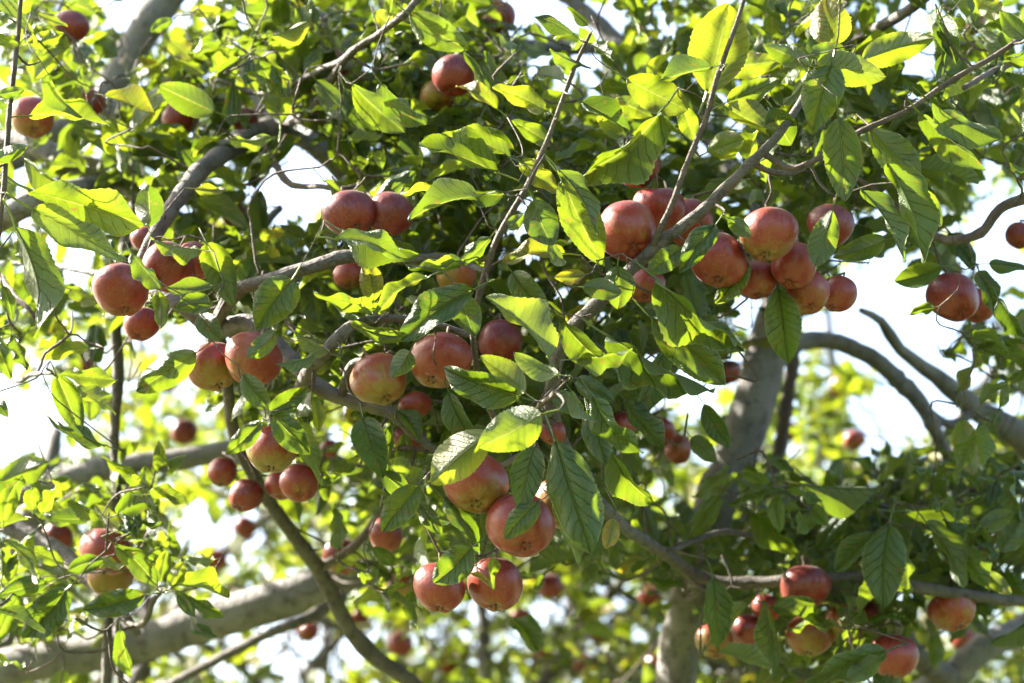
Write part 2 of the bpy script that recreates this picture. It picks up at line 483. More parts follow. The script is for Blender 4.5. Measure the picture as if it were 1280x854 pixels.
    ('branch', 'L', 10, [(345, 150, 3.88), (385, 145, 3.5), (430, 75, 3.3), (470, 45, 3.25), (505, 18, 3.2), (530, -10, 3.2), (570, -60, 3.2)], [14, 13, 10, 9, 9, 8, 6]),
    ('branch', 'L', 9, [(430, 75, 3.3), (400, 88, 3.35), (360, 108, 3.4), (320, 116, 3.5), (270, 100, 3.5)], [8, 8, 7, 7, 5]),
    ('limb', 'L', 12, [(-150, 240, 4.1), (-20, 210, 4.2), (80, 165, 4.35), (118, 140, 4.35), (145, 98, 4.35), (165, 62, 4.35), (190, 25, 4.35), (220, -20, 4.35), (290, -120, 4.3)], [46, 40, 34, 32, 34, 38, 42, 44, 30]),
    ('limb', 'L', 12, [(-180, 330, 4.28), (-80, 318, 3.7), (0, 274, 3.5), (45, 250, 3.48), (100, 236, 3.5), (150, 226, 3.6), (200, 235, 3.7)], [46, 36, 32, 30, 26, 20, 10]),
    ('limb', 'L', 12, [(-90, 200, 3.95), (20, 176, 3.75), (80, 202, 3.7), (125, 214, 3.7), (170, 240, 3.68), (215, 270, 3.66), (300, 300, 3.7), (350, 260, 3.8)], [34, 30, 30, 28, 24, 20, 16, 10]),
    ('branch', 'L', 9, [(172, 250, 3.68), (150, 340, 3.62), (145, 410, 3.6), (148, 470, 3.6), (143, 540, 3.6), (146, 610, 3.6), (140, 700, 3.6), (136, 770, 3.6), (133, 880, 3.6)], [16, 15, 15, 15, 13, 12, 12, 12, 14]),
    ('branch', 'L', 8, [(140, 735, 3.62), (148, 790, 3.58), (151, 890, 3.56)], [5, 8, 9]),
    ('branch', 'L', 10, [(-60, 850, 4.3), (0, 780, 4.5), (20, 720, 4.6), (35, 660, 4.6), (55, 610, 4.6), (70, 540, 4.7)], [60, 50, 48, 44, 36, 16]),
    ('twig', 'L', 7, [(-80, 318, 3.7), (-40, 330, 3.2), (-8, 310, 2.95), (3, 250, 2.9), (8, 190, 2.9), (13, 130, 2.9), (20, 70, 2.9), (25, 15, 2.9), (28, -50, 2.9)], [16, 10, 8, 7, 7, 7, 7, 6, 4]),
    ('twig', 'L', 7, [(160, 780, 3.43), (176, 782, 3.38), (186, 768, 3.35), (191, 752, 3.33), (200, 742, 3.32)], [9, 8, 8, 7, 5]),
    ('twig', 'L', 7, [(-40, 440, 3.5), (0, 462, 3.3), (22, 476, 3.2), (40, 468, 3.15), (66, 466, 3.05)], [8, 7, 7, 6, 5]),
    ('twig', 'L', 7, [(-230, 520, 4.4), (-120, 440, 3.8), (-40, 440, 3.5)], [14, 12, 8]),
    ('twig', 'L', 7, [(0, 345, 3.35), (20, 372, 3.25), (35, 385, 3.2), (45, 400, 3.2)], [8, 7, 6, 5]),
    ('twig', 'L', 7, [(5, 655, 3.6), (15, 640, 3.5), (20, 615, 3.45), (22, 600, 3.4)], [7, 6, 6, 5]),
]

NET_P, NET_R, NET_T = [], [], []           # points of the branch network


def add_net(P, R, tree, skip=1):
    for p, r in zip(P[::skip], R[::skip]):
        NET_P.append(p)
        NET_R.append(r)
        NET_T.append(tree)


LIMB_JOBS = []
for name, tr, sides, pts, wid in LIMBS:
    P, R = [], []
    for p, w in zip(pts, wid):
        if isinstance(p, Vector):
            P.append(p)
            R.append(w)
        else:
            P.append(at(*p))
            R.append(w * .5 * K * p[2])
    step = min(.03, max(.008, max(R) * .6))
    P, R = catmull(P, R, step)
    jig = RNG.normal(0, 1, P.shape) * (R * .03)[:, None]
    P = P + jig
    v, f = tube(P, R, sides, RNG, .045 if max(R) > .02 else .06)
    pale = name == 'trunk' or max(w for w in wid if w > 1) >= 44 or (1030, 425, 4.1) in [q for q in pts if not isinstance(q, Vector)]
    mesh_obj(name, v, f, M_TRUNK if pale else {'twig': M_TWIG, 'branch': M_BRANCH}.get(name, M_BARK), TREES[tr])
    add_net(P, R, tr)

# ------------------------------------------------------------------ apples: px, py, diameter px, depth, blush, (lean x, lean y), label
APPLES = [
    (151, 364, 71, 3.02, .75, (-.1, .1), 'red apple with a sunlit white crescent, beside the curled serrated leaf at left'),
    (210, 334, 64, 3.06, .85, (.5, -.1), 'dusky red apple showing its dark calyx, just right of the crescent-lit apple'),
    (243, 327, 52, 3.08, .8, (.2, .1), 'apple mostly hidden between the dusky apple and a broad green leaf'),
    (177, 406, 46, 3.14, .8, (0, .1), 'small shaded apple tucked under the crescent-lit apple'),
    (266, 459, 66, 3.06, .5, (-.2, .1), 'orange red apple on the left side of the touching pair below the limb'),
    (316, 450, 74, 3.02, .62, (.2, .2), 'larger red apple of the touching pair, grey leaf across its top'),
    (437, 268, 68, 3.05, 1.0, (-.3, .2), 'dark red apple against the bright sky gap, left half of a twin'),
    (487, 268, 60, 3.07, 1.0, (.2, .0), 'dark red apple forming the right half of the twin below the sky gap'),
    (784, 290, 78, 3.00, .72, (-.15, .35), 'large sharp red apple with calyx facing us, left of the knobbly branch'),
    (824, 262, 66, 3.07, .7, (.1, -.5), 'pinkish apple behind the branch with dried blossom remains on it'),
    (862, 280, 62, 3.12, .8, (.1, .1), 'red apple half hidden behind the grey fruiting branch'),
    (898, 326, 72, 2.99, .8, (.2, .15), 'speckled red apple with a folded dark leaf lying over its left side'),
    (961, 294, 73, 2.97, .62, (.2, .15), 'bright orange red apple at the top front of the right cluster'),
    (992, 332, 60, 3.03, .72, (.3, .2), 'red apple with yellowish base under the bright cluster apple'),
    (944, 350, 54, 3.06, .75, (-.1, .1), 'small red apple low in the gap between two cluster apples'),
    (1010, 367, 58, 3.08, .62, (-.1, .3), 'lowest apple of the right cluster with its calyx pointing down'),
    (1048, 368, 48, 3.14, .72, (.3, .1), 'soft shaded apple at the right end of the cluster'),
    (1038, 282, 58, 3.08, .9, (.2, .0), 'maroon apple partly covered by a pale hanging leaf right of the cluster'),
    (1192, 373, 62, 3.22, .95, (-.2, .35), 'blurred crimson apple with green calyx hanging alone against white sky'),
    (1222, 382, 46, 3.28, .75, (.2, .1), 'apple peeking out behind the lone crimson apple at right'),
    (1274, 295, 36, 3.35, .95, (.1, .1), 'dark apple cut by the right edge of the picture'),
    (550, 452, 80, 2.98, .66, (.15, .1), 'big red and orange apple in the middle above a dark pointed leaf'),
    (474, 475, 72, 3.0, .42, (-.4, .25), 'lopsided orange apple left of the big middle apple'),
    (518, 508, 42, 3.16, .6, (0, .1), 'small orange apple below the lopsided orange one'),
    (625, 428, 58, 3.12, 1.0, (0, .1), 'dark shaded apple behind the sunlit serrated leaf tip'),
    (594, 604, 82, 2.92, .55, (-.1, .2), 'deep orange apple hanging under the two sunlit serrated leaves'),
    (651, 658, 84, 2.90, .7, (-.25, .4), 'large pink red apple with a leaf across its face and calyx below'),
    (704, 630, 76, 2.96, .12, (.1, .1), 'yellowish apple hidden behind the long dark hanging leaf'),
    (549, 735, 67, 2.95, .78, (.1, .1), 'red apple with sunlit white shoulder, lower left of the hanging pair'),
    (619, 731, 68, 2.97, .7, (.2, .1), 'red and yellow apple, right one of the lowest hanging pair'),
    (340, 563, 68, 3.02, .5, (.1, .15), 'orange red apple under a dark leaf beside the diagonal branch'),
    (278, 590, 38, 3.45, .75, (0, .1), 'small blurred red apple left of the diagonal branch'),
    (307, 620, 44, 3.32, .95, (.4, .1), 'small maroon apple with lit left rim crossing the diagonal branch'),
    (374, 605, 48, 3.25, .7, (-.1, .5), 'red apple showing its calyx just right of the diagonal branch'),
    (350, 608, 38, 3.32, .75, (0, .1), 'apple squeezed behind the calyx apple by the diagonal branch'),
    (133, 690, 64, 3.3, .7, (.1, -.2), 'smooth pink apple with leaves across its lower half, lower left'),
    (138, 722, 54, 3.38, .25, (.1, .2), 'orange yellow apple glimpsed beneath the pink apple at lower left'),
    (568, 95, 56, 3.28, .95, (.2, .1), 'dark crimson apple in the shaded upper middle foliage'),
    (548, 120, 44, 3.33, .2, (0, .1), 'yellow green apple below the crimson one in the upper middle'),
    (427, 697, 48, 3.75, .6, (0, .4), 'blurred pale red apple at the fork of the diagonal branch'),
    (482, 670, 44, 3.4, .72, (0, .1), 'blurred shaded red apple under dark leaves in the lower middle'),
    (505, 735, 44, 3.6, .3, (0, .1), 'blurred yellow brown apple left of the sunlit lower apple'),
    (1006, 735, 66, 3.4, .85, (.1, -.1), 'blurred red apple with white sun patch below the long right branch'),
    (958, 760, 36, 3.5, .8, (0, .1), 'small pink sunlit apple touching the white-patched red apple'),
    (935, 790, 50, 3.52, .85, (0, .1), 'dark red apple under leaves in the lower right cluster'),
    (893, 802, 50, 3.48, .35, (-.1, .1), 'apple behind a long dark leaf with pink sunlit edge'),
    (1012, 795, 60, 3.5, .45, (.1, .1), 'orange apple under a green leaf in the lower right cluster'),
    (1056, 780, 56, 3.5, .25, (-.1, .1), 'brownish yellow apple in the dark middle of the lower right cluster'),
    (1090, 772, 44, 3.56, .95, (0, .1), 'maroon apple behind the spotted dark leaf'),
    (1117, 820, 60, 3.38, .75, (.2, -.2), 'rosy apple lowest on the right with dark leaves at its left'),
    (1190, 764, 62, 3.46, .45, (-.2, .1), 'half yellow half red apple hanging alone from the long right branch'),
    (824, 540, 42, 3.7, .85, (0, .1), 'blurred crimson apple with a white glint left of the pale trunk'),
    (848, 562, 38, 3.75, .6, (0, .1), 'blurred brown red apple below the glinting crimson one'),
    (797, 208, 56, 3.08, .8, (0, .1), 'shaded red apple behind leaves above the sharp calyx apple'),
    (806, 358, 50, 3.12, .6, (0, .1), 'orange red apple partly seen under the knobbly branch'),
    (570, 345, 50, 3.15, .35, (0, .1), 'orange apple behind thin twigs left of the upright shoot'),
    (40, 148, 52, 3.3, .6, (-.2, .5), 'orange red apple with calyx behind the upper left folded leaf'),
    (112, 130, 42, 3.6, .8, (0, .1), 'dull red apple behind the narrow drooping leaf at upper left'),
    (88, 34, 46, 3.5, .95, (0, .1), 'dark red apple in the top left corner behind a leafy shoot'),
    (418, 82, 40, 3.5, .7, (0, .3), 'red apple under the thin dark branch in the upper left middle'),
    (225, 150, 44, 3.6, .8, (0, .1), 'red apple in shadow behind the olive leaf near the upper limb'),
    (307, 152, 34, 3.6, .9, (0, .1), 'small red apple near the bend of the upper limb'),
    (624, 22, 44, 3.7, .85, (0, .1), 'dark pink apple at the top edge near the middle'),
    (182, 300, 38, 3.3, .9, (0, .1), 'maroon apple hidden behind the tan branch above the crescent-lit apple'),
    (292, 268, 32, 3.6, .85, (0, .1), 'small red apple in shade right of the tan branch'),
    (436, 345, 38, 3.2, .55, (0, .1), 'orange apple piece below the twin dark apples'),
    (512, 548, 44, 3.4, .7, (0, .1), 'blurred red apple right of the dark paired leaves'),
    (690, 540, 36, 3.08, .8, (0, .1), 'small red apple piece behind the pale leafy sprig'),
    (775, 535, 40, 3.2, .85, (0, .1), 'dark apple between the long hanging leaves right of the sprig'),
    (910, 466, 34, 3.7, .9, (0, .1), 'small dark red apple beside the upper trunk'),
    (1218, 30, 30, 3.6, .5, (0, .1), 'orange bit of apple in the upper right corner foliage'),
    (72, 672, 40, 3.7, .85, (0, .1), 'maroon apple behind the lower left limb beside pale sky'),
    (412, 562, 26, 4.0, .8, (0, .1), 'tiny blurred red apple beyond the dark paired leaves'),
]
FAR_APPLES = [
    (688, 733, 30, 6.0, 'blurred round apple just right of the lowest hanging pair'),
    (652, 773, 20, 7.2, 'tiny dark blurred apple straight below the right one of the hanging pair'),
    (230, 540, 28, 6.3, 'small blurred red apple in the pale gap left of the touching pair'),
    (1050, 484, 19, 7.5, 'tiny blurred red apple under the arch of the curved limb'),
    (1068, 551, 22, 7.0, 'small blurred apple lower down inside the arch of the curved limb'),
    (500, 805, 26, 6.6, 'blurred brown red apple below the sunlit lower apple near the bottom edge'),
    (750, 790, 26, 7.0, 'blurred apple in the bottom bokeh, upper of two left of the trunk foot'),
    (812, 745, 24, 7.0, 'blurred apple close beside the left of the lower trunk'),
    (680, 820, 20, 7.6, 'tiny blurred apple at the bottom edge in the middle'),
    (730, 830, 22, 7.4, 'blurred apple at the bottom edge right of the middle'),
    (560, 830, 22, 7.4, 'blurred apple at the bottom edge beneath the sunlit lower apple'),
    (820, 830, 22, 7.0, 'blurred apple at the bottom edge touching the trunk foot'),
    (306, 660, 26, 6.8, 'blurred orange apple left of the diagonal branch in the pale gap'),
    (270, 700, 24, 7.0, 'blurred apple above the thick lower left limb'),
    (385, 790, 20, 7.2, 'tiny blurred apple in the sky patch under the thick lower left limb'),
    (105, 455, 20, 7.4, 'tiny far apple left of the thin upright stem'),
    (205, 480, 18, 7.8, 'tiny far apple right of the thin upright stem'),
    (1205, 800, 24, 6.6, 'dark far apple left of the lower right forked limb'),
    (985, 540, 20, 7.4, 'small far apple hugging the right side of the pale trunk'),
    (450, 770, 18, 8.0, 'tiny far apple right of the diagonal branch near the bottom'),
]

AP_MESH = []
for k in range(6):
    r_ = np.random.default_rng(100 + k)
    nt, npf = 22, 30
    ph, amp = r_.uniform(0, 6.28), r_.uniform(.015, .045)
    skew = r_.uniform(-.13, .13, 2)
    taper = r_.uniform(.03, .15)
    hgt = r_.uniform(.84, .93)
    V, F = [], []
    for i in range(nt + 1):
        th = math.pi * i / nt
        for j in range(npf):
            a = 2 * math.pi * j / npf
            rr = math.sin(th) ** .92 * (1 + taper * math.cos(th))
            rr *= 1 + amp * math.cos(5 * a + ph) * (.35 + .65 * (1 - math.cos(th)) / 2) + .03 * math.cos(2 * a + ph * 1.7)
            z = hgt * math.cos(th)
            if th < math.pi / 2:
                z -= .30 * math.exp(-(rr / .30) ** 2)
            else:
                z += .17 * math.exp(-(rr / .27) ** 2) - .03 * math.cos(5 * a + ph) * math.exp(-((rr - .38) / .18) ** 2)
            V.append((rr * math.cos(a) + skew[0] * z, rr * math.sin(a) + skew[1] * z, z))
    for i in range(nt):
        for j in range(npf):
            j2 = (j + 1) % npf
            F.append((i * npf + j, (i + 1) * npf + j, (i + 1) * npf + j2, i * npf + j2))
    me = bpy.data.meshes.new('apple_flesh')
    me.from_pydata(V, [], F)
    me.polygons.foreach_set('use_smooth', [True] * len(me.polygons))
    me.materials.append(M_APPLE)
    AP_MESH.append((me, skew, hgt))

ST_MESH = []
for k in range(3):
    r_ = np.random.default_rng(50 + k)
    bx, by = r_.uniform(-.18, .18, 2)
    P, R = catmull([Vector((0, 0, .45)), Vector((bx * .3, by * .3, .75)), Vector((bx, by, 1.30))], [.045, .036, .055], .09)
    v, f = tube(P, R, 6, r_, .08)
    me = bpy.data.meshes.new('stem')
    me.from_pydata([tuple(x) for x in v], [], f)
    me.polygons.foreach_set('use_smooth', [True] * len(me.polygons))
    me.materials.append(M_STEM)
    ST_MESH.append((me, Vector((bx, by, 1.30))))

V, F = [], []
for k in range(5):                                      # five dried sepals round the eye
    a = k * 2 * math.pi / 5
    for (rr, z, w) in ((.05, -.66, .07), (.13, -.71, .06), (.16, -.79, .035), (.11, -.86, .008)):
        for s in (-1, 1):
            V.append((rr * math.cos(a) - s * w * math.sin(a), rr * math.sin(a) + s * w * math.cos(a), z))
    b = k * 8
    for i in range(3):
        F.append((b + 2 * i, b + 2 * i + 1, b + 2 * i + 3, b + 2 * i + 2))
b = len(V)
for k in range(8):
    V.append((.11 * math.cos(k * math.pi / 4), .11 * math.sin(k * math.pi / 4), -.69))
V.append((0, 0, -.63))
F += [(b + k, b + (k + 1) % 8, b + 8) for k in range(8)]
CALYX = bpy.data.meshes.new('calyx')
CALYX.from_pydata(V, [], F)
CALYX.materials.append(M_CALYX)

APPLE_TIPS = []
SHAFTS = []                                            # points that the sun reaches: (point, radius)
LITAPP = {0: 1, 1: 1, 8: 1, 9: 1, 12: 1, 28: 1, 32: 1, 35: 1, 42: 1, 26: .7, 43: 1, 45: .6, 49: .6, 6: .5}


def apple(idx, px, py, dia, d, blush, lean, label, group, parts=True):
    c = at(px, py, d)
    r = dia * .5 * K * d * (1.0 if parts else 1.0)
    o = thing('apple', label, 'apple', group)
    rr = random.Random(idx * 7 + 3)
    z = Vector((lean[0] + rr.uniform(-.15, .15), lean[1] + .16 + rr.uniform(-.12, .12), 1)).normalized()
    q = z.to_track_quat('Z', 'Y').to_matrix() @ Matrix.Rotation(rr.uniform(0, 6.28), 3, 'Z')
    me, skew, hgt = AP_MESH[idx % 6]
    o.matrix_world = Matrix.Translation(c) @ q.to_4x4() @ Matrix.Diagonal((r * rr.uniform(.95, 1.04), r * rr.uniform(.95, 1.04), r * rr.uniform(.93, 1.10), 1))
    fl = bpy.data.objects.new('flesh', me)
    fl['blush'] = float(blush)
    link(fl, o)
    sm, tip = ST_MESH[idx % 3]
    link(bpy.data.objects.new('stem', sm), o)
    if parts:
        ca = bpy.data.objects.new('calyx', CALYX)
        link(ca, o)
        ca.location = (-skew[0] * .68, -skew[1] * .68, .90 - hgt - .02)
    return o.matrix_world @ tip, c, r


for i, (px, py, dia, d, bl, lean, lab) in enumerate(APPLES):
    tip, c, r = apple(i, px, py, dia, d, bl, lean, lab, 'apples on the near branches')
    APPLE_TIPS.append(tip)
    if i in LITAPP:
        SHAFTS.append((c + SUN * r + RIGHT * (-.5 * r), .034 * LITAPP[i]))

# ------------------------------------------------------------------ leaf shapes
def leaf_template(seed, nv, nu, serr):
    """one apple leaf, base at the origin, tip at (0, 1, 0), upper face +Z, unit width; with its stalk"""
    r = np.random.default_rng(seed)
    fold = r.uniform(.0, .5)
    bow = r.uniform(-.06, .20)
    wave = r.uniform(.025, .085)
    wf, wp = r.uniform(8, 16), r.uniform(0, 6.28)
    sweep = r.uniform(-.14, .14)
    twist = r.uniform(-.9, .9)
    curl = r.uniform(-.2, .7)
    hook = r.uniform(-.05, .22)
    pk = r.uniform(.50, .72)
    vs = np.linspace(0, 1, nv + 1)
    prof = (vs ** pk) * ((1 - vs) ** r.uniform(.66, .82))
    prof = prof / prof.max() * .5
    V, UV, F = [], [], []
    us = np.linspace(-1, 1, nu + 1)
    for i, v in enumerate(vs):
        for j, u in enumerate(us):
            h = prof[i]
            e = abs(u)
            if e > .99 and 0 < i < nv:
                h *= 1 + (serr if i % 2 else -serr * .6) + r.normal(0, serr * .5)
            x = u * h
            z = e * h * fold * 1.0
            z += bow * 4 * v * (1 - v)
            z += wave * math.sin(v * wf + wp + (1.3 if u > 0 else 0)) * e * e
            z -= curl * h * e ** 3 * .8
            z -= .012 * math.exp(-(u / .12) ** 2)
            z += .007 * math.sin((v * 8.5 - e ** .8 * 1.9) * 6.283) * math.sin(math.pi * e) * (1 if nv > 20 else 0)
            z -= hook * max(0, v - .6) * (1 - v) * 5
            ct, st = math.cos(twist * (v - .4)), math.sin(twist * (v - .4))
            x, z = x * ct - z * st * .5, z * ct + x * st * .5
            x += sweep * math.sin(math.pi * v) * .5
            V.append((x, v, z))
            UV.append((.5 + u * .5, v))
    w = nu + 1
    for i in range(nv):
        for j in range(nu):
            F.append((i * w + j, i * w + j + 1, (i + 1) * w + j + 1, (i + 1) * w + j))
    b = len(V)                                         # stalk
    sx = r.uniform(-.12, .12)
    path = [(0, .04, 0), (sx * .3, -.10, -.015), (sx, -.26, -.07)]
    for (x, y, z) in path:
        for k in range(3):
            a = k * 2.094
            V.append((x + .032 * math.cos(a), y, z + .015 * math.sin(a) - .006))
            UV.append((.5, 0.0))
    for i in range(2):
        for k in range(3):
            k2 = (k + 1) % 3
            F.append((b + i * 3 + k, b + i * 3 + k2, b + i * 3 + 3 + k2, b + i * 3 + 3 + k))
    return np.array(V), F, np.array(UV), Vector((sx, -.26, -.07))


NVAR = 20
FINE = [leaf_template(200 + k, 36, 10, .026) for k in range(NVAR)]
MEDIUM = [leaf_template(300 + k, 12, 4, .05) for k in range(NVAR)]
COARSE = [leaf_template(400 + k, 4, 2, .0) for k in range(NVAR)]
FINE_ME = []
for V, F, UV, tip in FINE:
    me = bpy.data.meshes.new('leaf')
    me.from_pydata(V.tolist(), [], F)
    me.polygons.foreach_set('use_smooth', [True] * len(me.polygons))
    ul = me.uv_layers.new(name='UVMap')
    li = np.zeros(len(me.loops), dtype=np.int32)
    me.loops.foreach_get('vertex_index', li)
    ul.data.foreach_set('uv', UV[li].astype(np.float32).ravel())
    me.materials.append(M_LEAF)
    FINE_ME.append(me)


def leaf_matrix(base, tip, width, normal):
    y = (tip - base)
    L = y.length
    y = y / L
    z = normal - y * normal.dot(y)
    z.normalize()
    x = y.cross(z)
    m = Matrix((x * width, y * L, z * L)).transposed().to_4x4()
    m.translation = base
    return m


def leaf_mass(name, jobs, templates, parent, mat):
    """many leaves that are too many to pick apart, joined as one part; jobs: (template, matrix, tint, yellow)"""
    vs, uvs, tn, yl, ls, lt = [], [], [], [], [], []
    off = 0
    fl_cache = [(np.concatenate([np.array(f) for f in F]), np.array([len(f) for f in F])) for _, F, _, _ in templates]
    for k, m, t, y in jobs:
        V, F, UV, _ = templates[k]
        M = np.array(m)
        vs.append(V @ M[:3, :3].T + M[:3, 3])
        fi, fn = fl_cache[k]
        ls.append(fi + off)
        lt.append(fn)
        uvs.append(UV[fi])
        tn.append(np.full(len(V), t))
        yl.append(np.full(len(V), y))
        off += len(V)
    vs, ls, lt, uvs = np.concatenate(vs), np.concatenate(ls), np.concatenate(lt), np.concatenate(uvs)
    me = bpy.data.meshes.new(name)
    me.vertices.add(len(vs))
    me.vertices.foreach_set('co', vs.astype(np.float32).ravel())
    me.loops.add(len(ls))
    me.loops.foreach_set('vertex_index', ls.astype(np.int32))
    me.polygons.add(len(lt))
    st = np.concatenate([[0], np.cumsum(lt)[:-1]]).astype(np.int32)
    me.polygons.foreach_set('loop_start', st)
    me.polygons.foreach_set('loop_total', lt.astype(np.int32))
    me.polygons.foreach_set('use_smooth', np.ones(len(lt), dtype=bool))
    me.update(calc_edges=True)
    ul = me.uv_layers.new(name='UVMap')
    ul.data.foreach_set('uv', uvs.astype(np.float32).ravel())
    for nm, arr in (('tint', tn), ('yellow', yl)):
        a = me.attributes.new(nm, 'FLOAT', 'POINT')
        a.data.foreach_set('value', np.concatenate(arr).astype(np.float32))
    me.validate()
    me.materials.append(mat)
    o = bpy.data.objects.new(name, me)
    o['kind'] = 'stuff'
    return link(o, parent)


